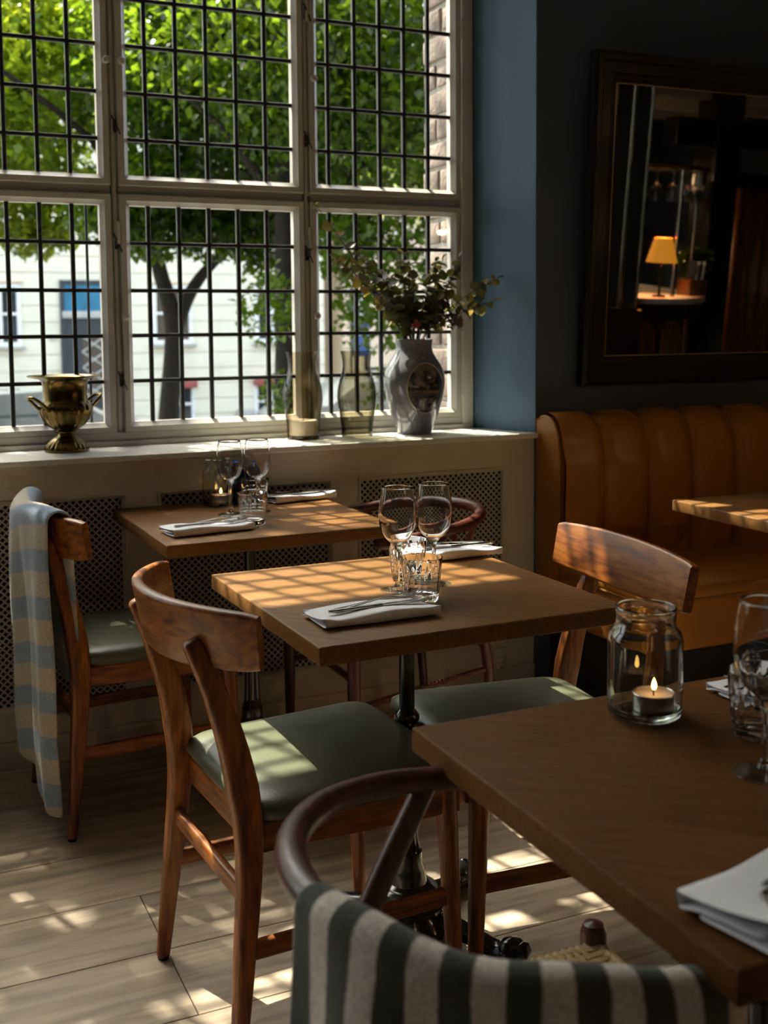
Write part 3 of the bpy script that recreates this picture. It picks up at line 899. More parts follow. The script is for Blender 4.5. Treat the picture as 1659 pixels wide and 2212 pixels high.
# unseen tree, its high leaf clusters placed in the sun's path to dapple and shade
street_tree('street_tree', (-3.6, 8.8, GZ),
    ([(-3.6, 7.8, GZ), (-3.6, 7.8, 2), (-3.4, 7.6, 4.6), (-3.0, 7.2, 6.6)], .16, .06),
    [([(-3.3, 7.5, 5.2), (-2.0, 7.0, 6.6), (-.3, 6.7, 7.3), (1.0, 6.6, 7.6)], .05, .012)],
    [(-.55, 6.6, 6.35, .60, .45, .75, 600), (-1.15, 6.6, 7.35, .40, .4, .45, 300), (.3, 6.6, 6.9, 1.0, .7, .9, 150), (-3.4, 7.4, 7.0, 1.4, 1.2, 1.2, 2000)], 3050, .12, 24, 'unseen tall street tree left of the window with high leaves placed as shade')

# ================================================================== FURNITURE
# ---- bistro tables: square oak top, iron column, four scrolled feet
def make_table(name, size, topmat, rb=R(35)):
    t = empty(name)
    h = size / 2
    G().rbox(-h, h, -h, h, .711, .745, .004, 3).build('table_top', topmat, t)
    G().rbox(-.16, .16, -.02, .02, .697, .711, .003).rbox(-.02, .02, -.16, .16, .697, .711, .003).build('bracket', 'black_iron', t)
    flute = lambda i, a: 1 + (.05 * math.cos(14 * a) if 6 <= i <= 9 else 0)
    prof = [(.060, .10), (.058, .115), (.040, .125), (.036, .15), (.030, .165), (.030, .19), (.026, .195), (.021, .22), (.018, .33), (.018, .37), (.023, .374), (.027, .382), (.027, .39), (.022, .398), (.0165, .403),
            (.0165, .46), (.022, .464), (.026, .472), (.026, .480), (.021, .488), (.016, .493), (.016, .70)]
    G().lathe(prof, 42, mod=flute).build('column', 'black_iron', t)
    rib = lambda i, a: 1 + (.04 * math.cos(20 * a) if 2 <= i <= 5 else 0)
    G().lathe([(.045, .012), (.075, .02), (.098, .036), (.100, .05), (.092, .062), (.080, .074), (.078, .082), (.066, .09), (.062, .112), (.05, .12)], 60, mod=rib).build('base', 'black_iron', t)
    for k in range(4):
        a = rb + k * math.pi / 2
        c, s = math.cos(a), math.sin(a)
        pts = [(.06, .055), (.11, .050), (.16, .040), (.20, .030), (.232, .030), (.252, .024)]
        rad = [(.032, .022), (.026, .02), (.022, .017), (.024, .018), (.034, .026), (.026, .02)]
        g = G().tube(spline([(x * c, x * s, z) for x, z in pts], 4), [tuple(lerp(rad[min(i // 4, 4)][q], rad[min(i // 4 + 1, 5)][q], (i % 4) / 4) for q in (0, 1)) for i in range(21)], 12, ups=(0, 0, 1))
        g.ball((.238 * c, .238 * s, .034), .034, 12, (1, 1, .9))
        g.ball((.262 * c, .262 * s, .046), .016, 8)
        g.build('foot', 'black_iron', t)
    return t

t2 = make_table('bistro_table', .638, 'table_oak_diagonal')
t2.location = (1.000, 2.085, 0); t2.rotation_euler.z = R(.35)
tag(t2, 'square oak bistro table in the middle, back half in sun, set with two wine glasses', 'table', 'bistro tables')
t1 = make_table('bistro_table', .637, 'table_oak', R(48))
t1.location = (.986, 3.085, 0); t1.rotation_euler.z = R(.5)
tag(t1, 'square oak bistro table standing against the radiator cover under the window', 'table', 'bistro tables')
t3 = make_table('bistro_table', .645, 'table_oak_dark')
t3.location = (.975, 1.030, 0); t3.rotation_euler.z = R(-.8)
tag(t3, 'dark brown table nearest the camera with the candle jar', 'table', 'bistro tables')
t4 = make_table('bistro_table', .638, 'table_oak')
t4.location = (2.545, 2.452, 0); t4.rotation_euler.z = R(-1.8)
tag(t4, 'oak table cut off by the right edge, in front of the leather bench', 'table', 'bistro tables')

# ---- oak dining chair with curved top rail and green leather seat (forward = +x)
def seat_outline(inset, z, n=7):
    xr, xf, wr, wf, r = -.205 + inset, .215 - inset, .200 - inset, .222 - inset, .055
    cs = [(xf, wf), (xr, wr), (xr, -wr), (xf, -wf)]
    out = []
    for i in range(4):
        p = Vector(cs[i]); a = Vector(cs[i - 1]); b = Vector(cs[(i + 1) % 4])
        d1 = (a - p).normalized(); d2 = (b - p).normalized()
        s_ = p + d1 * r; e_ = p + d2 * r
        for k in range(n + 1):
            t = k / n
            q = s_ * (1 - t) ** 2 + p * 2 * t * (1 - t) + e_ * t ** 2
            out.append((q.x, q.y, z))
    return out

def make_chair(name, bow=.088, xe=-.202, half=.262, lx=-.296, ly=.147):
    """bow: how far the top rail curves back; lx, ly: tops of the rear legs"""
    c = empty(name)
    # cushion
    g = G(); rings = [(.012, .428), (.003, .432), (-.004, .444), (-.002, .458), (.010, .468), (.035, .4735), (.08, .477), (.14, .479)]
    m = None
    for (i, z) in rings:
        o = seat_outline(i, z); m = len(o); g.v += o
    for k in range(len(rings) - 1):
        for j in range(m): g.f.append((k * m + j, k * m + (j + 1) % m, (k + 1) * m + (j + 1) % m, (k + 1) * m + j))
    g.f.append(tuple(range(m))[::-1]); g.f.append(tuple(range((len(rings) - 1) * m, len(rings) * m)))
    g.build('seat', 'green_leather', c, ang=60)
    # apron rails
    for s in (-1, 1): G().sweep([(-.20, s * .178, .402), (.20, s * .196, .402)], rect(.022, .055, .004)).build('apron', 'chair_wood_side', c)
    G().sweep([(.197, -.19, .402), (.197, .19, .402)], rect(.022, .055, .004)).build('apron', 'chair_wood_cross', c)
    G().sweep([(-.19, -.17, .402), (-.19, .17, .402)], rect(.022, .055, .004)).build('apron', 'chair_wood_cross', c)
    # legs
    for s in (-1, 1):
        G().tube([(.177, s * .192, .430), (.180, s * .194, .36), (.194, s * .203, .012), (.194, s * .203, .006)], [.0205, .0205, .0140, .0130], 14).build('leg', 'chair_wood', c)
        pts = spline([(-.252, s * .213, .008), (-.232, s * .203, .20), (-.215, s * .190, .40), (lerp(-.215, lx, .16), s * .174, .54), (lerp(-.215, lx, .58), s * lerp(.19, ly, .8), .67), (lx, s * ly, .756)], 6)
        pts += [pts[-1] + (pts[-1] - pts[-2]).normalized() * .005, pts[-1] + (pts[-1] - pts[-2]).normalized() * .007]
        n = len(pts)
        secs = []
        for i in range(n):
            t = i / (n - 1)
            w = lerp(.026, .054, min(1, t / .5)) if t < .5 else lerp(.054, .028, (t - .5) / .5)
            d = lerp(.024, .038, min(1, t / .5)) if t < .5 else lerp(.038, .025, (t - .5) / .5)
            if i == n - 1: w *= .45; d *= .45
            if i == n - 2: w *= .82; d *= .82
            secs.append(rect(d, w, .009, 3))
        G().sweep(pts, secs, ups=[(1, 0, 0)] * n).build('leg', 'chair_wood', c)
        for (fx, fy) in ((.194, .203), (-.252, .213)):
            G().lathe([(.011, 0), (.012, .003), (.012, .008)], 12, (fx, s * fy, 0)).build('foot_glide', 'black_iron', c)
        G().sweep([(-.226, s * .199, .212), (.188, s * .198, .212)], rect(.018, .034, .006)).build('stretcher', 'chair_wood_side', c)
    G().sweep([(-.222, -.195, .305), (-.222, .195, .305)], rect(.018, .034, .006)).build('stretcher', 'chair_wood_cross', c)
    # curved top rail
    n = 29; pts = []; secs = []; ups = []
    for i in range(n):
        u = -1 + 2 * i / (n - 1)
        y = u * half
        x = xe - bow * (1 - abs(u) ** 2.2)
        hgt = lerp(.118, .100, u * u)
        th = .021
        if abs(u) > .97: hgt *= .93
        pts.append((x, y, .765)); secs.append(rect(th, hgt, .007, 3)); ups.append((-.20, 0, 1))
    G().sweep(pts, secs, ups=ups).build('top_rail', 'chair_wood_cross', c)
    return c
ch2 = make_chair('dining_chair', .110, -.212, .252, -.302, .165)
ch2.location = (.777, 2.030, 0); ch2.rotation_euler.z = R(3.4)
tag(ch2, 'oak dining chair with deeply curved rail and green seat, nearest one on the left', 'chair', 'oak chairs with green seats')
ch1 = make_chair('dining_chair', .070, -.205, .262, -.280, .140)
ch1.location = (.672, 3.085, 0); ch1.rotation_euler.z = R(4.0)
tag(ch1, 'oak dining chair with green seat under the blue plaid blanket by the window', 'chair')
ch3 = make_chair('dining_chair', .018, -.243, .265, -.285, .150)
ch3.location = (1.236, 2.035, 0); ch3.rotation_euler.z = R(175.6)
tag(ch3, 'oak dining chair with flat wide rail facing left, in front of the leather bench', 'chair')
ch1['group'] = ch3['group'] = 'oak chairs with green seats'

# ---- dark bentwood armchair with woven cord seat (forward = +x)
def rail_path(n=40, r=.252, arm=.17, tilt=True):
    pts = []
    def zz(x): return lerp(.735, .690, min(1, max(0, (x + r) / (r + arm))))
    m = 6
    for i in range(m): x = arm * (1 - i / m); pts.append((x, r, zz(x)))
    for i in range(n + 1):
        a = math.pi / 2 + math.pi * i / n
        x = r * math.cos(a); pts.append((x, r * math.sin(a), zz(x)))
    for i in range(1, m + 1): x = arm * i / m; pts.append((x, -r, zz(x)))
    return pts
def make_armchair(name):
    c = empty(name)
    p = rail_path()
    rr = [.0145 + .003 * math.sin(math.pi * i / (len(p) - 1)) for i in range(len(p))]
    rr[0] = rr[-1] = .011
    G().tube(p, rr, 14, ups=(0, 0, 1)).ball(p[0], .0135, 10).ball(p[-1], .0135, 10).build('arm_rail', 'red_wood', c)
    for s in (-1, 1):
        G().tube(spline([(-.205, s * .215, 0), (-.195, s * .222, .22), (-.165, s * .233, .40), (-.084, s * .247, .565), (-.008, s * .252, .702)], 6),
                 [lerp(.0125, .0165, min(1, i / 14)) if i < 16 else lerp(.0165, .0145, (i - 16) / 8) for i in range(25)], 12).build('rear_leg', 'red_wood', c)
        g = G().lathe([(.0115, 0), (.0125, .01), (.0175, .25), (.0185, .43), (.0185, .452), (.014, .463), (0, .467)], 16, (.245, s * .255, 0))
        g.build('front_leg', 'red_wood', c)
        G().tube([(-.19, s * .225, .30), (.245, s * .255, .25)], .0095, 10).build('stretcher', 'red_wood', c)
    G().tube([(.245, -.255, .33), (.245, .255, .33)], .0105, 10).build('stretcher', 'red_wood', c)
    G().tube([(-.188, -.228, .36), (-.188, .228, .36)], .0105, 10).build('stretcher', 'red_wood', c)
    # Y shaped splat
    g = G().sweep(spline([(-.188, 0, .425), (-.205, 0, .52), (-.215, 0, .575)], 5), rect(.05, .010, .004), ups=(1, 0, 0))
    for s in (-1, 1):
        g.sweep(spline([(-.212, s * .010, .55), (-.222, s * .045, .63), (-.222, s * .095, .715)], 5), rect(.026, .010, .004), ups=(1, 0, 0))
    g.build('splat', 'red_wood', c)
    # woven cord seat: cords wrapped from each side to the centre
    g = G()
    for s in (-1, 1):
        g.tube([(-.185, s * .225, .425), (.245, s * .25, .425)], .013, 8)
    g.tube([(.245, -.24, .43), (.245, .24, .43)], .013, 8).tube([(-.185, -.22, .425), (-.185, .22, .425)], .013, 8)
    for k in range(36):
        t = k / 35; x = lerp(-.18, .24, t); w = lerp(.222, .25, t)
        mid = lerp(.215, 0, min(t, 1 - t) * 2)
        for s in (-1, 1):
            g.tube([(x, s * w, .438), (x, s * (w - mid) * .02 if False else s * max(.002, w * (abs(2 * t - 1)) ** 1.0 * .98), .437)], .0055, 5)
    for k in range(36):
        t = k / 35; yy = lerp(-.235, .235, t); e = abs(2 * t - 1)
        for (xa, sg_) in ((-.185, 1), (.245, -1)):
            g.tube([(xa, yy, .438), (xa + sg_ * .215 * e * .98 + sg_ * .002, yy, .436)], .0055, 5)
    g.build('woven_seat', 'paper_cord', c)
    return c
ae = make_armchair('bentwood_armchair')
ae.location = (.628, 1.016, 0); ae.rotation_euler.z = R(-3)
tag(ae, 'dark red bentwood armchair nearest the camera with a striped blanket over its back', 'chair', 'bentwood armchairs')
ad = clone(ae, None, (1.418, 3.03, 0), R(180), 'dark red bentwood armchair behind the middle table, by the radiator grille', 'bentwood armchairs')

# ---- striped blanket over the near armchair's back
def drape(name, mat, base, thick=.0045):
    """base: grid of points [u][v] with uv coords"""
    nu = len(base); nv = len(base[0])
    me = bpy.data.meshes.new(name)
    me.from_pydata([b[0] for r_ in base for b in r_], [], [(i * nv + j, (i + 1) * nv + j, (i + 1) * nv + j + 1, i * nv + j + 1) for i in range(nu - 1) for j in range(nv - 1)])
    uvl = me.uv_layers.new(name='UVMap')
    flat = [b[1] for r_ in base for b in r_]
    for lp in me.loops: uvl.data[lp.index].uv = flat[lp.vertex_index]
    me.materials.append(MATS[mat])
    me.polygons.foreach_set('use_smooth', [True] * len(me.polygons))
    o = link(bpy.data.objects.new(name, me))
    md = o.modifiers.new('cloth_thickness', 'SOLIDIFY'); md.thickness = thick; md.offset = 1
    ss = o.modifiers.new('smooth', 'SUBSURF'); ss.levels = 1; ss.render_levels = 1
    return o
rp_ = rail_path()
# arc stretch covered: from left-back round to the near arm
import itertools
M_ae = Matrix.Translation(ae.location) @ Matrix.Rotation(ae.rotation_euler.z, 4, 'Z')
path = [Vector(p) for p in rp_]
# arc length parametrisation
sl = [0]
for i in range(1, len(path)): sl.append(sl[-1] + (path[i] - path[i - 1]).length)
def rail_at(s):
    for i in range(1, len(path)):
        if sl[i] >= s:
            t = (s - sl[i - 1]) / (sl[i] - sl[i - 1]); p = path[i - 1].lerp(path[i], t); d = (path[i] - path[i - 1]).normalized(); return p, d
    return path[-1], (path[-1] - path[-2]).normalized()
S0, S1 = .17 + .252 * R(98), .17 + .252 * math.pi + .055
grid = []
NU = 72
rr_ = random.Random(9)
for i in range(NU + 1):
    s = lerp(S0, S1, i / NU)
    p, d = rail_at(s)
    out = Vector((d.y, -d.x, 0)).normalized() * 1.0
    if out.dot(Vector((p.x, p.y, 0))) < 0 and p.x < 0: out = -out
    row = []
    prof = []
    for k in range(8): prof.append((-.021 - .004 * math.sin(k), -.15 + .15 * k / 8))
    for k in range(9):
        a = math.pi - math.pi * k / 8
        prof.append((.0225 * math.cos(a), .0225 * math.sin(a)))
    for k in range(1, 20): prof.append((.0225 + .030 * (k / 19) ** 1.2, -.42 * k / 19))
    v = 0; last = None
    for k, (a, b) in enumerate(prof):
        hang = max(0, -b)
        side = 1 if a > 0 else -1
        fold = (.013 * math.sin(s * 46 + .6) + .008 * math.sin(s * 21)) * min(1, hang / .16) * (1 if side > 0 else .5)
        lift = .004 * math.sin(s * 30)
        q = p + out * (a + fold) + Vector((0, 0, b + lift))
        if last is not None: v += (q - last).length
        last = q
        row.append((tuple(M_ae @ q), (s - .02 * hang * 0, v)))
    grid.append(row)
bl_e = drape('striped_blanket', 'grey_stripe', grid)
tag(bl_e, 'charcoal and beige striped wool blanket hung over the back of the near armchair', 'blanket')

# ---- blue plaid blanket over the window chair
M_c1 = Matrix.Translation(ch1.location) @ Matrix.Rotation(ch1.rotation_euler.z, 4, 'Z')
grid = []
NU = 46
for i in range(NU + 1):
    t = i / NU
    y = lerp(-.200, .245, t)
    u = y / .262
    xr = -.275 + .070 * abs(u) ** 2.2
    row = []
    top = .832 - .010 * t
    fr_len = lerp(.44, .30, t)          # hang on the seat side
    bk_len = lerp(.735, .60, t) + .02 * math.sin(t * 9)
    prof = []
    for k in range(10): prof.append((+.026 + .010 * (1 - k / 10), -fr_len * (1 - k / 10) + 0))
    for k in range(9):
        a = math.pi * k / 8
        prof.append((.027 * math.cos(a), .024 * math.sin(a)))
    for k in range(1, 26): prof.append((-.027 + .012 * (k / 25), -bk_len * k / 25))
    v = 0; last = None
    for k, (a, b) in enumerate(prof):
        hang = max(0, -b)
        back = a < 0
        f = (.015 * math.sin(t * 13 + .2) + .007 * math.sin(t * 29)) * min(1, hang / .25)
        if not back: f *= .35
        spread = 1 + (.10 * min(1, hang / .6) if back else 0)
        yy = (y - .04) * spread + .04 + (.012 * math.sin(hang * 14) if back else 0)
        q = Vector((xr + a - .02 + (-f if back else f * .5), yy, .818 + b - .012 * (1 if hang == 0 else 1) + .008 * math.sin(t * 7)))
        if last is not None: v += (q - last).length
        last = q
        row.append((tuple(M_c1 @ q), (yy, v + .06 * t)))
    grid.append(row)
bl_c = drape('plaid_blanket', 'blue_plaid', grid, .007)
tag(bl_c, 'pale blue and beige woven blanket hanging over the chair by the window', 'blanket')

# ---- leather banquette along the wall
bq = empty('banquette', (2.145, YW, 0), 0, 'cognac leather banquette with channelled back on black plinth', 'bench')
LEN = 3.6
G().rbox(.05, LEN, -.53, -.01, 0, .268, .004).build('plinth', 'black_plinth', bq)
G().rbox(.006, LEN, -.612, -.03, .262, .425, .012, 3).build('seat_base', 'cognac_leather', bq)
G().rbox(.002, LEN, -.618, -.10, .418, .468, .018, 4).build('seat_cushion', 'cognac_leather', bq)
G().tube(spline([(.012, -.10, .425), (.006, -.35, .425), (.008, -.58, .424), (.035, -.612, .424), (.3, -.614, .424), (LEN, -.614, .424)], 6), .0045, 8).build('piping', 'leather_piping', bq)
# back: vertical profile (y from wall, z)
bp_ = [(-.118, .455), (-.128, .55), (-.134, .66), (-.138, .78), (-.136, .86), (-.124, .915), (-.098, .952), (-.06, .968), (-.025, .966), (-.008, .955)]
bp_ = [(p.x, p.y) for p in spline([(a, b, 0) for a, b in bp_], 3)]
edges = [.0, .172, .362, .556, .752, .95]
while edges[-1] < LEN: edges.append(edges[-1] + .198)
for k in range(len(edges) - 1):
    a, b = edges[k], edges[k + 1]
    g = G(); n = 20; m = len(bp_)
    for i in range(n + 1):
        u = -1 + 2 * i / n
        dep = .030 * (1 - abs(u) ** 4.5) if k else .030 * (1 - (abs(u) ** 4.5 if u > 0 else 0))
        for (y, zz) in bp_:
            # push outwards along the profile (away from wall and up)
            ny, nz = (y + .02), (zz - .60) * (1 if zz > .86 else 0)
            ln = math.hypot(ny, nz) or 1
            g.v.append((lerp(a, b, (u + 1) / 2), y - .012 + dep * ny / ln + .0, zz - .020 + dep * nz / ln))
    for i in range(n):
        for j in range(m - 1): g.f.append((i * m + j, i * m + j + 1, (i + 1) * m + j + 1, (i + 1) * m + j))
    g.build('back_channel', 'cognac_leather', bq, ang=70)
# end panel of the back with rounded shoulder and piping
poly = [(0, .30), (0, .955)] + [(y - .004, z - .006) for y, z in bp_[::-1]] + [(-.14, .30)]
g = G(); n = len(poly)
g.add([(-.006, y, z) for y, z in poly] + [(.02, y, z) for y, z in poly], [tuple(range(n)), tuple(range(n, 2 * n))[::-1]] + [(i, (i + 1) % n, n + (i + 1) % n, n + i) for i in range(n)])
g.build('end_panel', 'cognac_leather', bq, ang=50)
G().tube([(-.004, y - .008, z - .004) for y, z in bp_[3:]], .0045, 8).build('end_piping', 'leather_piping', bq)

# ---- big black framed mirror, hung leaning forward
mi = empty('wall_mirror', (2.298, 3.385, 1.066), 0, 'large mirror in a wide black frame hung tilted on the dark wall', 'mirror')
mi.rotation_euler = (R(3.5), 0, 0)
MW, MH = 1.62, 1.145
fr_prof = [(0, .0), (0, -.030), (.012, -.040), (.030, -.040), (.036, -.034), (.070, -.034), (.076, -.028), (.090, -.026), (.094, -.018), (.102, -.014), (.102, 0)]
G().frame(0, MW, 0, MH, fr_prof, 0).build('mirror_frame', 'black_frame', mi, ang=25)
G().box(.100, MW - .100, -.014, -.006, .100, MH - .100).build('mirror_glass', 'mirror_silver', mi, smooth=False)
G().frame(.1005, MW - .1005, .1005, MH - .1005, [(0, -.0142), (0, -.016), (.0025, -.016), (.004, -.0142)], 0).build('inner_bead', 'gold_rim', mi, smooth=False)

# ================================================================== TABLEWARE
TZ = .745
def wine_glass_meshes():
    foot = [(0, 0), (.036, 0), (.0362, .0012), (.034, .0022), (.020, .0042), (.009, .0080), (0, .0082)]
    stem = [(0, .0078), (.0088, .0081), (.0050, .015), (.0042, .030), (.0041, .060), (.0046, .082), (.0070, .0905), (0, .0910)]
    o = [(.0072, .0908), (.0150, .0985), (.0245, .107), (.0325, .121), (.0372, .138), (.0388, .154), (.0378, .172), (.0352, .192), (.0318, .212)]
    i = [(.0308, .212), (.0342, .192), (.0368, .172), (.0378, .154), (.0362, .1385), (.0315, .1222), (.0235, .1085), (.014, .1005), (.006, .0975), (0, .097)]
    o = [(q.x, q.y) for q in spline([(a, b, 0) for a, b in o], 3)]; i = [(q.x, q.y) for q in spline([(a, b, 0) for a, b in i], 3)]
    bowl = [(0, .0905)] + o + [(.0313, .2126)] + i
    return (G().lathe(dense(bowl, .003), 48).mesh('bowl', 'clear_glass', ang=50), G().lathe(dense(stem, .004), 20).mesh('stem', 'clear_glass', ang=50),
            G().lathe(dense(foot, .004), 48).mesh('foot', 'crystal', ang=50))
def tumbler_mesh():
    n = 72; prof = []
    hs = [0, .004, .010, .016, .022, .0224, .0306, .031, .0314, .0396, .040, .0404, .0486, .049, .0494, .0576, .058, .0584, .066, .070, .080, .086]
    for h in hs:
        r = lerp(.0335, .0418, h / .086)
        if h == 0: r = .031
        if h in (.0310, .040, .049, .058): r -= .0016
        prof.append((r, h))
    inner = [(.0409, .0863), (.0404, .0855), (.0378, .060), (.0340, .024), (.0325, .0165), (.026, .0140), (0, .0135)]
    no = len(prof)
    mod = lambda i, a: 1 - (.035 if (4 < i + 0 <= no - 4 and i < no and (round(a / (2 * math.pi / n)) % 4 == 0)) else 0)
    return G().lathe([(0, .003), (.022, .003), (.028, 0)] + prof[0:] + inner, n, mod=lambda i, a: mod(i - 3, a) if i >= 3 else 1).mesh('tumbler', 'clear_glass', ang=40)
def jar_mesh():
    o = [(0, .001), (.044, .001), (.0485, .004), (.0510, .010), (.0515, .060), (.0512, .108), (.0490, .117), (.0435, .124), (.0405, .130), (.0395, .138), (.0405, .146), (.0420, .150), (.0420, .1525)]
    i = [(.0405, .1535), (.0392, .1525), (.0385, .146), (.0378, .138), (.0385, .131), (.0415, .1245), (.0468, .116), (.0490, .107), (.0492, .060), (.0488, .016), (.046, .011), (.040, .0095), (0, .0095)]
    return G().lathe(dense(o + i, .003), 56).mesh('candle_jar', 'green_glass', ang=50)
WGM = wine_glass_meshes(); TU = tumbler_mesh(); JA = jar_mesh()
def put(me, name, x, y, z, label, cat, group=None, rz=0, s=1.0):
    o = link(bpy.data.objects.new(name, me)); o.location = (x, y, z); o.rotation_euler.z = rz; o.scale = (s, s, s)
    return tag(o, label, cat, group)
E_ = .0006
def wine_glass(x, y, label, group='wine glasses', z=None, flip=False, name='wine_glass'):
    e = empty(name, (x, y, TZ + E_ if z is None else z), 0, label, 'wine glass', group)
    for nm, me_ in zip(('bowl', 'stem', 'foot'), WGM): link(bpy.data.objects.new(nm, me_), e)
    if flip: e.rotation_euler = (math.pi, 0, 0)
    return e
wine_glass(.980, 2.082, 'left wine glass of the pair on the sunlit middle table')
wine_glass(1.070, 2.096, 'right wine glass of the pair on the sunlit middle table')
wine_glass(.949, 3.140, 'left wine glass on the window table, beside the tealight jar')
wine_glass(1.034, 3.150, 'right wine glass on the window table, in front of the blue bottles')
wine_glass(.968, 1.026, 'wine glass on the near dark table cut off by the right edge')
put(TU, 'tumbler', .985, 1.984, TZ + E_, 'cut glass tumbler in front of the wine glasses on the middle table', 'tumbler', 'cut glass tumblers')
put(TU, 'tumbler', 1.040, 2.160, TZ + E_, 'cut glass tumbler behind the wine glasses on the middle table', 'tumbler', 'cut glass tumblers', .2)
put(TU, 'tumbler', .957, 2.960, TZ + E_, 'cut glass tumbler at the front of the window table', 'tumbler', 'cut glass tumblers', .4)
put(TU, 'tumbler', 1.052, 3.230, TZ + E_, 'cut glass tumbler at the back of the window table by the blue bottles', 'tumbler', 'cut glass tumblers', .1)
put(TU, 'tumbler', 1.055, 1.130, TZ + E_, 'cut glass tumbler on the near dark table behind the wine glass', 'tumbler', 'cut glass tumblers', .3)

def tealight(x, y, z, label):
    t = empty('tealight', (x, y, z), 0, label, 'candle', 'burning tealights')
    G().lathe([(0, 0), (.0265, 0), (.0275, .001), (.0280, .022), (.0288, .0235), (.0280, .0245), (.0272, .0235), (.0268, .012), (0, .012)], 36).build('cup', 'aluminium', t)
    G().lathe([(0, .0125), (.0266, .0125), (.0268, .0205), (.024, .0195), (.010, .0192), (0, .0190)], 36).build('wax', 'wax', t)
    G().tube([(0, 0, .018), (.0004, 0, .026), (.0016, 0, .030)], .0009, 6).build('wick', 'wick', t)
    G().lathe([(0, .026), (.0026, .0282), (.0038, .0318), (.0032, .0362), (.0016, .0405), (0, .0440)], 14, (.001, 0, 0)).build('flame', 'flame', t)
    return t
put(JA, 'candle_jar', .968, 1.257, TZ + E_, 'clear glass candle jar on the near dark table', 'jar', 'candle jars')
tealight(.9765, 1.249, TZ + .0105, 'burning tealight inside the jar on the near dark table')
put(JA, 'candle_jar', .966, 3.318, TZ + E_, 'clear glass candle jar at the back of the window table', 'jar', 'candle jars', 0, .92)
tealight(.972, 3.316, TZ + .0098, 'burning tealight inside the jar on the window table')
# blue bottles
def blue_bottle(x, y, s, label):
    g = G().lathe([(0, .001), (.020, .001), (.0255, .004), (.0265, .012), (.0262, .070), (.0258, .092), (.0215, .104), (.0125, .111), (.0100, .115), (.0100, .121), (.0140, .1235), (.0140, .126), (.0085, .1262), (.0080, .114), (.011, .108), (.019, .1015), (.0235, .090), (.024, .012), (.018, .006), (0, .006)], 36)
    o = g.build('blue_bottle', 'blue_glass')
    o.location = (x, y, TZ + E_); o.scale = (s, s, s)
    return tag(o, label, 'bottle', 'blue glass bottles')
blue_bottle(1.028, 3.338, 1.02, 'small cobalt blue glass bottle on the window table, left one')
blue_bottle(1.087, 3.352, .98, 'small cobalt blue glass bottle on the window table, right one')

# folded napkins with cutlery
def napkin(x, y, rz, L_, W, label, seed=0):
    rn = random.Random(seed)
    path_ = []
    w2 = W / 2
    path_ += [(w2 * .55, .0030), (0, .0026), (-w2 + .006, .0026)]
    for k in range(1, 7): a = -math.pi / 2 - math.pi * k / 7; path_.append((-w2 + .006 + .006 * math.cos(a), .0026 + .0062 + .0062 * math.sin(a)))
    path_ += [(-w2 + .006, .0150), (0, .0120), (w2 - .008, .0118)]
    for k in range(1, 7): a = math.pi / 2 - math.pi * k / 7 + 0; path_.append((w2 - .008 + .004 * math.cos(a), .0078 + .0040 * math.sin(a)))
    path_ += [(w2 - .010, .0042), (w2 * .6, .0062), (0, .0066), (-w2 * .7, .0072)]
    nu = 26; grid_ = []
    for i in range(nu + 1):
        t = i / nu
        xx = lerp(-L_ / 2, L_ / 2, t)
        row = []
        edge = max(0, 1 - min(t, 1 - t) * 9)
        for k, (a, b) in enumerate(path_):
            wob = .0022 * math.sin(t * 6.5 + k * .33 + seed) * (b / .012)
            row.append(((xx + .002 * math.sin(k * 1.7 + seed) * edge, a + .0025 * math.sin(t * 4 + seed), max(.0012, b + wob + edge * .003 * (b / .012) * math.sin(k))), (xx, k * .01)))
        grid_.append(row)
    o = drape('napkin', 'linen_white', grid_, .0016)
    o.modifiers['cloth_thickness'].offset = 0
    o.location = (x, y, TZ + .0006); o.rotation_euler.z = rz; o.scale.z = 1.3
    return tag(o, label, 'napkin', 'folded linen napkins')
def fork_mesh():
    g = G()
    st = [(-.095, 0, .0012, .0105), (-.085, 0, .0016, .0120), (-.05, 0, .0030, .0090), (0, 0, .0062, .0052), (.022, 0, .0070, .0050), (.036, 0, .0052, .0095), (.048, 0, .0030, .0215), (.062, 0, .0018, .0235)]
    g.sweep([(x, y, z + .002) for x, y, z, w in st], [rect(w, .0026, .0011, 2) for *_, w in st])
    for k in range(4):
        y = -.0087 + k * .0058
        g.sweep([(.060, y, .0040), (.078, y, .0046), (.098, y, .0085)], [rect(.0038, .0022, .0009, 2), rect(.0034, .002, .0009, 2), rect(.0016, .0012, .0005, 2)])
    return g.mesh('fork', 'steel', ang=50)
def knife_mesh():
    g = G()
    st = [(-.105, .0062), (-.098, .0102), (-.05, .0098), (-.005, .0086), (.004, .0075)]
    g.sweep([(x, 0, .004) for x, w in st], [rect(w, .0065, .003, 3) for _, w in st])
    st = [(.004, .0085), (.02, .0160), (.07, .0185), (.095, .0150), (.110, .0040)]
    g.sweep([(x, .0015 if i else 0, .004) for i, (x, w) in enumerate(st)], [rect(w, .0017, .0007, 2) for _, w in st])
    return g.mesh('knife', 'steel', ang=50)
FK = fork_mesh(); KN = knife_mesh()
def cutlery(x, y, z, rz, where, first=0):
    n = put(KN, 'table_knife', x + .006, y - .014, z, 'steel table knife lying on the napkin ' + where, 'knife', 'table knives', rz - R(3))
    f = put(FK, 'table_fork', x + .012, y + .012, z + .001, 'steel table fork lying on the napkin ' + where, 'fork', 'table forks', rz + R(5))
    f.rotation_euler = (R(0), R(-1.5), rz + R(5))
    return n, f
napkin(.845, 1.912, R(1.5), .232, .115, 'folded white napkin with cutlery at the front of the middle table', 1)
cutlery(.853, 1.915, TZ + .0192, R(4), 'at the front of the middle table')
napkin(1.232, 2.345, R(1), .232, .118, 'folded white napkin in the sun at the back of the middle table', 2)
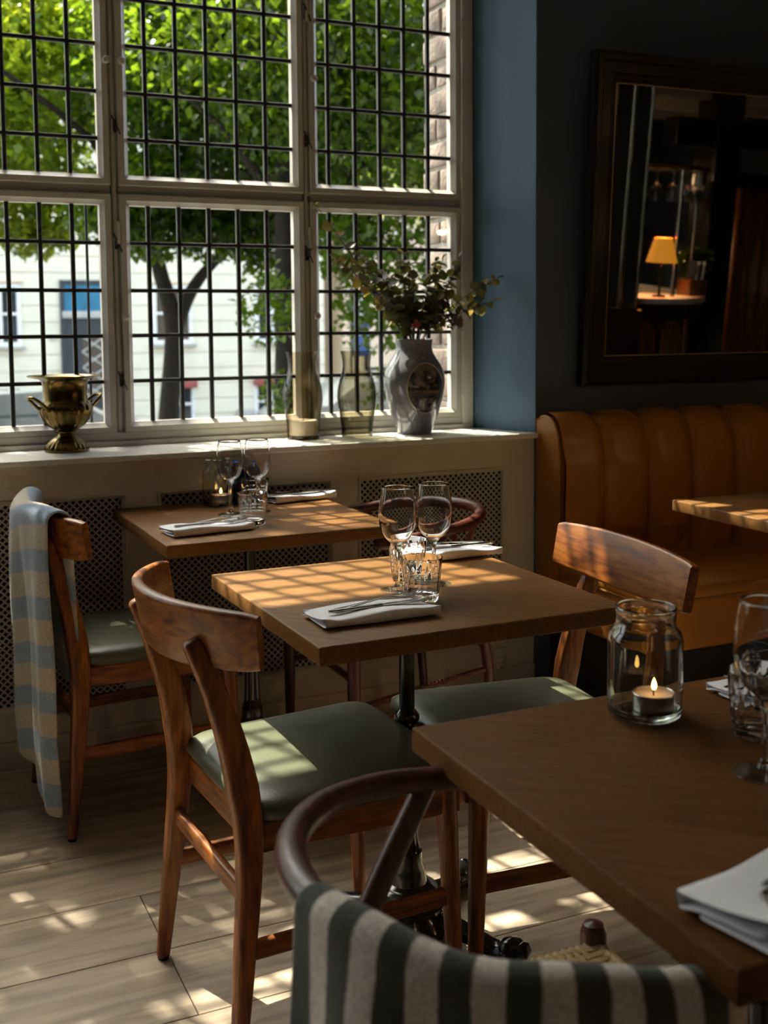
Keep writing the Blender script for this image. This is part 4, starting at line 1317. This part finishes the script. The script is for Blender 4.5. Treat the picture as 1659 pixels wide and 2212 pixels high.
cutlery(1.235, 2.350, TZ + .0192, R(181), 'at the back of the middle table')
napkin(.815, 2.915, R(6), .225, .115, 'folded white napkin with cutlery at the front left of the window table', 3)
cutlery(.822, 2.92, TZ + .0192, R(8), 'at the front left of the window table')
napkin(1.222, 3.315, R(8), .215, .105, 'folded white napkin at the back right of the window table', 4)
cutlery(1.225, 3.318, TZ + .0192, R(186), 'at the back right of the window table')
_n3 = napkin(.790, .780, R(9), .235, .120, 'thick folded white napkin on the near dark table, bottom right', 5)
_n3.scale.z = 1.8
cutlery(.812, .786, TZ + .0262, R(11), 'bottom right on the near dark table')
napkin(1.225, 1.245, R(-2), .230, .115, 'folded white napkin on the far side of the near dark table', 6)
cutlery(1.205, 1.255, TZ + .0192, R(178), 'on the far side of the near dark table')

# ================================================================== ON THE SILL
# brass urn
ur = empty('brass_urn', (.566, 3.585, SILL_Z), R(24), 'tarnished brass wine cooler urn with two handles on the sill', 'urn')
flu = lambda i, a: 1 + (.045 * abs(math.cos(11 * a)) - .03 if 12 <= i <= 17 else 0)
up_prof = [(0, .0), (.062, .0), (.063, .006), (.058, .012), (.056, .016), (.050, .028), (.038, .038), (.027, .046), (.025, .054), (.028, .058), (.029, .061), (.026, .063),
           (.040, .070), (.058, .083), (.070, .098), (.078, .115), (.0815, .130), (.079, .143), (.070, .152), (.0665, .158), (.0665, .20), (.069, .214), (.076, .222), (.104, .228), (.112, .231), (.110, .2335), (.076, .2275), (.064, .214), (.062, .16), (.058, .13), (0, .10)]
up_prof = [(r, z) for r, z in up_prof]
G().lathe(up_prof, 88, mod=flu).build('bowl', 'brass', ur, ang=50)
for s in (-1, 1):
    pts = spline([(s * .068, -.022, .125), (s * .098, -.024, .152), (s * .118, -.014, .168), (s * .119, .014, .168), (s * .098, .024, .152), (s * .068, .022, .125)], 5)
    G().tube(pts, .0055, 10).build('handle', 'brass', ur)
rs_ = lambda i, a: 1 + (.03 * math.cos(26 * a) if 2 <= i <= 5 else 0)
G().lathe([(.0, .0005), (.064, .0005), (.066, .008), (.0605, .018), (.052, .030), (.040, .039), (.030, .046)], 78, mod=rs_).build('foot', 'brass', ur, ang=50)

# hurricane lanterns
HP = [(.053, .0), (.0535, .012), (.0545, .035), (.0585, .070), (.0645, .105), (.0668, .140), (.0640, .170), (.0560, .200), (.0490, .228), (.0478, .250), (.0505, .272), (.0555, .291)]
def hurricane_mesh(mat, s=1.0):
    pr_ = [(p.x, p.y) for p in spline([(r, z, 0) for r, z in HP], 3)]
    inn = [(r - .0016, z) for r, z in pr_[::-1]]
    return G().lathe(dense([(r, z) for r, z in pr_] + inn, .005), 56, close=True).mesh('hurricane_glass', mat, ang=60)
h1 = put(hurricane_mesh('smoke_glass'), 'hurricane_glass', 1.343, 3.590, SILL_Z + E_, 'smoky hurricane glass with a lit up white candle inside, left of the pair', 'candle holder', 'hurricane glasses')
h2 = put(hurricane_mesh('smoke_glass_dark'), 'hurricane_glass', 1.533, 3.575, SILL_Z + E_, 'empty looking smoky hurricane glass next to the porcelain vase', 'candle holder', 'hurricane glasses')
cd = empty('pillar_candle', (1.343, 3.590, SILL_Z + E_), 0, 'short white pillar candle on a beaded brass dish inside the left hurricane glass', 'candle')
G().lathe([(0, .012), (.046, .012), (.0475, .016), (.0475, .060), (.045, .063), (.02, .060), (0, .059)], 40).build('wax', 'ivory_wax', cd)
g = G().lathe([(0, 0), (.048, 0), (.049, .003), (.046, .0115), (0, .0115)], 40)
for k in range(40): a = 2 * math.pi * k / 40; g.ball((.0475 * math.cos(a), .0475 * math.sin(a), .009), .003, 6)
g.build('dish', 'brass', cd)
G().tube([(0, 0, .058), (.001, 0, .068)], .001, 6).build('wick', 'wick', cd)

# porcelain vase with painted medallion
VX, VY = 1.753, 3.578
va = empty('porcelain_vase', (VX, VY, SILL_Z), 0, 'pale grey porcelain vase with an oval painted landscape', 'vase')
VP = [(.0, .0), (.056, .0), (.0595, .003), (.0620, .010), (.0690, .030), (.0800, .060), (.0915, .095), (.1005, .130), (.1060, .165), (.1070, .190), (.1030, .215), (.0930, .240), (.0790, .262), (.0680, .280), (.0635, .295), (.0632, .310), (.0655, .323), (.0660, .3275)]
VPs = [(p.x, p.y) for p in spline([(r, z, 0) for r, z in VP], 3)]
G().lathe(VPs + [(.063, .3285), (.0605, .326), (.0600, .300), (.070, .27), (.095, .22), (.098, .17), (.06, .04), (0, .02)], 72).build('body', 'ceramic', va, ang=60)
def vr(z):
    for (r0, z0), (r1, z1) in zip(VPs, VPs[1:]):
        if z0 <= z <= z1 and z1 > z0: return lerp(r0, r1, (z - z0) / (z1 - z0))
    return .06
FA = R(-114.4 + 24)                       # facing of the medallion
def med(u, w, off):
    z = .162 + w * .0860
    r = vr(z) + off
    a = FA + u * .0700 / .1035
    return (r * math.cos(a), r * math.sin(a), z)
g = G(); rings = 14; ns = 48
vv = [med(0, 0, .0008)]; uvs = [(.5, .5)]
for i in range(1, rings + 1):
    for k in range(ns):
        a = 2 * math.pi * k / ns
        u, w = i / rings * math.cos(a), i / rings * math.sin(a)
        vv.append(med(u, w, .0008)); uvs.append((.5 + u / 2, .5 + w / 2))
ff = [(0, 1 + k, 1 + (k + 1) % ns) for k in range(ns)]
for i in range(rings - 1):
    for k in range(ns):
        l = (k + 1) % ns
        ff.append((1 + i * ns + k, 1 + (i + 1) * ns + k, 1 + (i + 1) * ns + l, 1 + i * ns + l))
# painted scene: cloudy sky, dark trees and a house, water with a jetty
m, nt, b = _new('painted_landscape')
uvn = nt.nodes.new('ShaderNodeUVMap'); sp = nt.nodes.new('ShaderNodeSeparateXYZ'); nt.links.new(uvn.outputs[0], sp.inputs[0])
def math_(op, a, b_=None, c=None):
    n = nt.nodes.new('ShaderNodeMath'); n.operation = op
    for i, x in enumerate((a, b_, c)):
        if x is None: continue
        if isinstance(x, (int, float)): n.inputs[i].default_value = x
        else: nt.links.new(x, n.inputs[i])
    return n.outputs[0]
U, Vv = sp.outputs[0], sp.outputs[1]
nz = nt.nodes.new('ShaderNodeTexNoise'); nz.inputs['Scale'].default_value = 5; nz.inputs['Detail'].default_value = 5; nt.links.new(uvn.outputs[0], nz.inputs['Vector'])
nz2 = nt.nodes.new('ShaderNodeTexNoise'); nz2.inputs['Scale'].default_value = 16; nz2.inputs['Detail'].default_value = 4; nt.links.new(uvn.outputs[0], nz2.inputs['Vector'])
skyc = ramp(nt, nz.outputs['Fac'], [(.42, (.035, .034, .045)), (.52, (.15, .10, .075)), (.62, (.21, .15, .11))])
mpw = nt.nodes.new('ShaderNodeMapping'); mpw.inputs['Scale'].default_value = (3, 26, 1); nt.links.new(uvn.outputs[0], mpw.inputs['Vector'])
nw = nt.nodes.new('ShaderNodeTexNoise'); nw.inputs['Scale'].default_value = 2; nt.links.new(mpw.outputs[0], nw.inputs['Vector'])
watc = ramp(nt, nw.outputs['Fac'], [(.38, (.020, .020, .030)), (.60, (.060, .050, .055))])
def mixc(f, a, b_):
    x = nt.nodes.new('ShaderNodeMix'); x.data_type = 'RGBA'
    nt.links.new(f, x.inputs[0])
    for i, q in ((6, a), (7, b_)):
        if isinstance(q, tuple): x.inputs[i].default_value = col(q)
        else: nt.links.new(q, x.inputs[i])
    return x.outputs[2]
base = mixc(math_('LESS_THAN', Vv, .47), skyc.outputs[0], watc.outputs[0])
tree_h = math_('MULTIPLY_ADD', nz2.outputs['Fac'], .22, math_('MULTIPLY_ADD', math_('MAXIMUM', math_('SUBTRACT', U, .45), 0.0), .45, .43))
trees = math_('MULTIPLY', math_('GREATER_THAN', Vv, .47), math_('LESS_THAN', Vv, tree_h))
base = mixc(trees, base, (.020, .013, .010))
def boxmask(x0, x1, z0, z1):
    return math_('MULTIPLY', math_('MULTIPLY', math_('GREATER_THAN', U, x0), math_('LESS_THAN', U, x1)), math_('MULTIPLY', math_('GREATER_THAN', Vv, z0), math_('LESS_THAN', Vv, z1)))
base = mixc(boxmask(.70, .93, .50, .72), base, (.022, .018, .022))
base = mixc(boxmask(.76, .80, .72, .82), base, (.018, .013, .013))
base = mixc(boxmask(.38, .90, .40, .455), base, (.14, .09, .055))
base = mixc(boxmask(.18, .36, .42, .45), base, (.12, .08, .055))
base = mixc(boxmask(.56, .68, .20, .31), base, (.12, .09, .075))
base = mixc(boxmask(.54, .74, .30, .345), base, (.014, .011, .012))
base = mixc(boxmask(.52, .86, .13, .19), base, (.016, .011, .010))
nt.links.new(base, b.inputs['Base Color']); b.inputs['Roughness'].default_value = .12; b.inputs['Coat Weight'].default_value = .5
me = bpy.data.meshes.new('medallion'); me.from_pydata(vv, [], ff)
ul = me.uv_layers.new(name='UVMap')
for lp in me.loops: ul.data[lp.index].uv = uvs[lp.vertex_index]
me.materials.append(m); me.polygons.foreach_set('use_smooth', [True] * len(me.polygons))
md_ = link(bpy.data.objects.new('medallion', me), va)
md_['label'] = 'painted landscape with a house by the water'
G().tube([med(math.cos(2 * math.pi * k / 64), math.sin(2 * math.pi * k / 64), .001) for k in range(64)], .0016, 8, closed=True).build('gilt_rim', 'gold_rim', md_)

# eucalyptus branches
def leaf_geo(w=.019, l=.036):
    g = G(); n = 6
    pts = []
    for i in range(n + 1):
        t = i / n; h = math.sin(math.pi * min(1, t * .96 + .04)) ** .7 * w
        for s in (-1, 0, 1): pts.append((t * l, s * h, .004 * abs(s) - .010 * t * t))
    f = []
    for i in range(n):
        for j in range(2): f.append((i * 3 + j, i * 3 + j + 1, (i + 1) * 3 + j + 1, (i + 1) * 3 + j))
    g.add(pts, f)
    return g
LF = leaf_geo().mesh('leaf', 'eucalyptus', ang=80)
LFy = leaf_geo(.017, .034).mesh('leaf', 'eucalyptus_yellow', ang=80)
LFs = leaf_geo(.0135, .026).mesh('leaf', 'eucalyptus', ang=80)
re_ = random.Random(31)
def euc(tip, mid, label, n=13, start=.30, yellow=.1, s=1.0):
    c = empty('eucalyptus_branch', (VX, VY, SILL_Z + .05), 0, label, 'branch', 'eucalyptus branches in the porcelain vase')
    a0 = re_.uniform(0, 6.28)
    d0 = Vector((tip[0] * .12, tip[1] * .12, .285))
    if math.hypot(d0.x, d0.y) > .042: d0.x, d0.y = d0.x * .042 / math.hypot(d0.x, d0.y), d0.y * .042 / math.hypot(d0.x, d0.y)
    pts = spline([(-d0.x * .5, -d0.y * .5, .02), tuple(d0), tuple(mid), tuple(tip)], 8)
    G().tube(pts, [lerp(.0028, .0011, i / (len(pts) - 1)) for i in range(len(pts))], 6).build('stem', 'twig', c)
    N = len(pts)
    for k in range(n):
        t = lerp(start + .12, 1.0, k / (n - 1)); q = t * (N - 1); i = min(int(q), N - 2)
        p = pts[i].lerp(pts[i + 1], q - i); d = (pts[i + 1] - pts[i]).normalized()
        for s_ in (0, 1):
            if k == n - 1 and s_: continue
            me_ = LFy if re_.random() < yellow else (LF if t < .86 else LFs)
            o = link(bpy.data.objects.new('leaf', me_), c)
            ang = a0 + k * 1.57 + s_ * math.pi + re_.uniform(-.5, .5)
            side = d.orthogonal().normalized(); side = Matrix.Rotation(ang, 3, d) @ side
            dirv = (side * 1.0 + d * re_.uniform(.1, .7) + Vector((0, 0, re_.uniform(-.4, .2)))).normalized()
            if k == n - 1: dirv = d
            qn = dirv.to_track_quat('X', 'Z')
            o.rotation_mode = 'QUATERNION'; o.rotation_quaternion = qn @ Matrix.Rotation(re_.uniform(-1.2, 1.2), 3, 'X').to_quaternion()
            o.location = p
            sc_ = s * re_.uniform(.85, 1.2) * (1.0 if t < .86 else .8)
            o.scale = (sc_, sc_, sc_)
    return c
zt = SILL_Z + .05
for (tx, ty, tz, mx_, my_, mz_, lab, n, ye) in [
    (-.335, .00, 1.690, -.215, -.02, 1.50, 'tallest thin eucalyptus sprig reaching up left in front of the sash', 11, .25),
    (-.265, -.02, 1.490, -.190, -.03, 1.42, 'eucalyptus branch with yellowed leaves leaning furthest left', 15, .45),
    (-.190, .01, 1.520, -.120, .01, 1.42, 'eucalyptus branch left of centre, just right of the yellowed one', 14, .08), (-.150, -.06, 1.455, -.095, -.04, 1.38, 'eucalyptus branch leaning left at the front, below the yellowed branch', 13, .05),
    (-.060, -.03, 1.500, -.040, -.02, 1.39, 'upright eucalyptus branch a little left of the middle of the bouquet', 14, .05), (-.010, .02, 1.525, -.010, .02, 1.40, 'highest upright eucalyptus branch in the middle of the bouquet', 13, .12),
    (.055, -.05, 1.480, .030, -.03, 1.37, 'upright eucalyptus branch right of the middle, towards the room', 14, .03), (.100, .00, 1.490, .060, .00, 1.37, 'upright eucalyptus branch right of the middle, in front of the brick jamb', 13, .05),
    (.150, -.02, 1.500, .105, -.02, 1.39, 'upright eucalyptus branch against the white window frame', 13, .10),
    (.270, -.05, 1.425, .150, -.04, 1.36, 'eucalyptus branch reaching furthest right over the blue reveal', 15, .25),
    (.245, -.08, 1.345, .130, -.06, 1.31, 'low sunlit eucalyptus branch pointing right', 13, .35),
    (-.130, -.09, 1.330, -.085, -.07, 1.31, 'lowest eucalyptus branch bending left over the vase rim', 10, .05), (.040, -.10, 1.350, .020, -.07, 1.31, 'short low eucalyptus branch at the front centre above the vase rim', 11, .05), (-.040, -.09, 1.400, -.030, -.06, 1.33, 'short eucalyptus branch left of centre above the red berries', 11, .05),
    (.090, -.07, 1.400, .060, -.05, 1.33, 'short eucalyptus branch right of centre above the brown flower umbel', 12, .08), (-.090, .05, 1.440, -.060, .03, 1.36, 'eucalyptus branch at the back left, nearest the window glass', 12, .08)]:
    euc((tx * 1.14, ty, tz - zt + .02), (mx_ * 1.10, my_, mz_ - zt + .01), lab, n, .30, ye)
# dried flower heads
def dried(x, y, z_, r, mat, label, n, seed):
    c = empty('dried_flower_head', (VX, VY, SILL_Z + .05), 0, label, 'dried flower')
    top = Vector((x, y, z_ - zt))
    G().tube(spline([(0, 0, .03), (x * .2, y * .2, .285), tuple(top)], 6), .0014, 6).build('stem', 'twig', c)
    rn = random.Random(seed); g = G()
    for k in range(n):
        d = Vector((rn.gauss(0, 1), rn.gauss(0, 1), rn.gauss(.3, .8))).normalized() * r * rn.uniform(.6, 1)
        e = top + d
        g.tube([tuple(top), tuple(top + d * .6 + Vector((0, 0, -.003))), tuple(e)], .0006, 4)
        g.ball(tuple(e), .0035 * rn.uniform(.7, 1.3), 6)
    g.build('flowerets', mat, c)
dried(.125, -.07, 1.285, .034, 'dried_flower', 'brown dried flower umbel on the right of the bouquet', 90, 1)
dried(-.035, -.085, 1.285, .017, 'red_berry', 'small dull red berry cluster low in the bouquet', 34, 2)

# ================================================================== THE BAR (seen in the mirror)
bar = empty('bar_counter', (5.0, -.15, 0), 0, 'round ended bar counter with arched wooden panels, seen in the mirror', 'bar counter')
def arc(r, a0, a1, n): return [(r * math.cos(lerp(a0, a1, i / n)), r * math.sin(lerp(a0, a1, i / n))) for i in range(n + 1)]
top = arc(.62, 0, math.pi, 28)
pol = [(.62, -1.5)] + top + [(-.62, -1.5)]
prism(pol, 1.045, 1.085).build('counter_top', 'stone_grey', bar, smooth=False)
pol = [(.50, -1.5)] + arc(.50, 0, math.pi, 24) + [(-.50, -1.5)]
prism(pol, 0, 1.045).build('counter_body', 'dark_wood', bar, smooth=False)
for k in range(6):
    a = R(18 + k * 29)
    g = G(); hw = .105
    outl = [(-hw, .12), (hw, .12), (hw, .80)] + [(hw * math.cos(t_), .80 + .12 * math.sin(t_)) for t_ in [math.pi * i / 8 for i in range(1, 8)]] + [(-hw, .80)]
    n_ = len(outl)
    g.add([(x, .500, z) for x, z in outl] + [(x, .516, z) for x, z in outl], [tuple(range(n_)), tuple(range(n_, 2 * n_))[::-1]] + [(i, (i + 1) % n_, n_ + (i + 1) % n_, n_ + i) for i in range(n_)])
    g.xf(Matrix.Rotation(a - math.pi / 2, 4, 'Z')).build('arched_panel', 'chair_wood', bar, smooth=False)
rack = empty('glass_rack', (5.0, -.15, 0), 0, 'round brass rail rack of hanging wine glasses over the bar, seen in the mirror', 'glass rack')
G().tube([(.57 * math.cos(2 * math.pi * k / 48), .57 * math.sin(2 * math.pi * k / 48), 1.955) for k in range(48)], .014, 8, closed=True).build('rail', 'brass', rack)
G().lathe([(.0, 1.945), (.55, 1.945), (.55, 1.965), (0, 1.965)], 40).build('canopy', 'dark_wood', rack)
for (px_, py_) in ((.08, .52), (-.32, .40), (.40, .30)):
    G().tube([(px_, py_, 1.085), (px_, py_, 1.95)], .016, 12).build('post', 'steel', rack)
for (px_, py_) in ((.0, .0),):
    G().tube([(px_, py_, 1.96), (px_, py_, 2.62)], .02, 10).build('hanger', 'brass', rack)
for k in range(13):
    a = R(8 + k * 13.6)
    wine_glass(5.0 + .52 * math.cos(a), -.15 + .52 * math.sin(a), 'wine glass hanging upside down from the round rack in the mirror', 'hanging wine glasses over the bar', 1.942, True, 'hanging_wine_glass')
# lamp, menu box, plant on the bar
lp = empty('table_lamp', (4.975, .36, 1.0855), 0, 'small table lamp with glowing yellow shade on the bar in the mirror', 'lamp')
G().lathe([(0, 0), (.045, 0), (.045, .012), (.010, .02), (.008, .22), (0, .22)], 20).build('stand', 'brass', lp)
G().lathe([(.105, .235), (.06, .40), (.058, .40), (.103, .235)], 28, caps=False, close=True).build('shade', 'lamp_shade_lit', lp)
G().ball((0, 0, .29), .022, 10).build('bulb', 'warm_bulb', lp)
_ld = bpy.data.lights.new('bulb_light', 'POINT'); _ld.energy = 10; _ld.color = (1, .6, .25); _ld.shadow_soft_size = .03
_lo = link(bpy.data.objects.new('bulb_light', _ld), lp); _lo.location = (0, 0, .33)
bx = empty('menu_box', (5.37, .22, 1.0855), R(-8), 'small wooden box holding menu cards on the bar in the mirror', 'box')
G().rbox(-.085, .085, -.06, -.05, 0, .115, .002).rbox(-.085, .085, .05, .06, 0, .115, .002).rbox(-.085, -.075, -.05, .05, 0, .115, .002).rbox(.075, .085, -.05, .05, 0, .115, .002).rbox(-.075, .075, -.05, .05, 0, .008, .002).build('crate', 'table_oak', bx)
for k in range(4):
    g = G().rbox(-.002, .002, -.042, .042, 0, .23, .0008, 1)
    g.xf(Matrix.Translation((-.045 + k * .028, 0, .009)) @ Matrix.Rotation(R(8), 4, 'Y')).build('menu_card', 'sign_white' if k % 2 else 'black_plinth', bx)
pt_ = empty('potted_plant', (5.49, .06, 1.0855), 0, 'bushy green plant at the end of the bar in the mirror', 'plant')
G().lathe([(0, 0), (.05, 0), (.065, .11), (.06, .11), (.05, .10), (0, .10)], 20).build('pot', 'dark_wood', pt_)
fo = link(bpy.data.objects.new('foliage', leaf_cloud([(0, 0, .24, .15, .13, .12, 1)], 420, .05, 5)), pt_); fo['kind'] = 'stuff'
# glazed screen left of the bar, dark panel below
scn = empty('glazed_screen', (4.46, .62, 0), R(0), 'two tall narrow mirror strips above a dark partition beside the bar', 'screen')
G().rbox(-.75, .17, -.03, .03, 0, 1.03, .006).build('partition', 'dark_wood', scn)
for k, x in enumerate((-.07, .07)):
    f_ = G().frame(x - .068, x + .068, 1.03, 2.5, [(0, 0), (0, .012), (.012, .016), (.012, 0)], 0).build('bevel_frame', 'steel', scn, smooth=False)
    G().box(x - .058, x + .058, .001, .006, 1.04, 2.49).build('mirror_pane', 'mirror_silver', f_, smooth=False)
# doorway portal, beam and curtain to the right of the bar
col_ = struct(G().rbox(5.95, 6.2, -.6, -.35, 0, 2.62, .01).build('trim_3', 'black_frame'))
struct(G().rbox(5.6, ROOM_X1, -.55, -.38, 2.15, 2.36, .01).build('trim_4', 'black_frame'))
struct(G().rbox(5.95, ROOM_X1, -.52, -.42, 1.86, 1.98, .01).build('trim_5', 'black_frame'))
cu = G(); pts_ = []
for i in range(61):
    t = i / 60; pts_.append((6.45 + .9 * t, -.65 + .035 * math.sin(t * 44)))
cu.v = [(x, y, .02) for x, y in pts_] + [(x, y, 1.9) for x, y in pts_]
cu.f = [(i, i + 1, 61 + i + 1, 61 + i) for i in range(60)]
co = cu.build('curtain', 'chair_wood', None, ang=80)
tag(co, 'brown pleated curtain in the doorway seen in the mirror', 'curtain')
md2 = co.modifiers.new('thickness', 'SOLIDIFY'); md2.thickness = .004
# back bar shelf with bottles
sh = empty('back_bar', (5.2, -2.1, 0), 0, 'dark back bar shelf behind the counter in the mirror', 'shelf')
G().rbox(-1.4, 1.4, -.35, -.30, 0, 2.4, .004).build('back_panel', 'dark_wood', sh)
for zz in (.95, 1.35, 1.75): G().rbox(-1.4, 1.4, -.30, .02, zz, zz + .03, .003).build('shelf_board', 'dark_wood', sh)
bt = G().lathe([(0, 0), (.034, 0), (.036, .005), (.036, .17), (.028, .20), (.013, .225), (.012, .285), (.014, .29), (.014, .30), (0, .30)], 16)
bms = [bt.mesh('bottle', 'green_glass', ang=50)]
bt2 = G(); bt2.v = bt.v[:]; bt2.f = bt.f[:]; bms.append(bt2.mesh('bottle', 'brass', ang=50))
for k in range(22):
    o = link(bpy.data.objects.new('liquor_bottle', bms[k % 2])); o.location = (4.15 + (k % 11) * .2, -2.2, 1.3805 if k < 11 else .9805)
    tag(o, 'bottle standing on the dark back bar shelf in the mirror', 'bottle', 'bottles on the back bar')
# added pendant lamps: fill light for the bar and the room behind the camera
def pendant(x, y, z, watt, label):
    p = empty('fill_lamp', (x, y, z), 0, label, 'lamp', 'added fill lamps')
    G().lathe([(.012, .20), (.05, .19), (.10, .10), (.13, 0), (.127, 0), (.097, .10), (.047, .185), (.012, .195)], 28, close=True).build('shade', 'black_iron', p)
    G().ball((0, 0, .07), .03, 12).build('bulb', 'warm_bulb', p)
    G().tube([(0, 0, .19), (0, 0, (2.62 if x > 3.9 else CEIL) - z)], .004, 6).build('cord', 'black_iron', p)
    ld = bpy.data.lights.new('bulb_light', 'POINT'); ld.energy = watt; ld.color = (1, .62, .30); ld.shadow_soft_size = .04
    lo = link(bpy.data.objects.new('bulb_light', ld), p); lo.location = (0, 0, .02)
    return p
pendant(5.7, -1.5, 2.0, 9, 'added black pendant fill lamp hanging behind the bar')
pendant(4.4, -.9, 2.1, 12, 'added black pendant fill lamp hanging in front of the bar')
pendant(-1.2, -2.4, 2.2, 1.5, 'added black pendant fill lamp hanging in the dark room behind the camera')
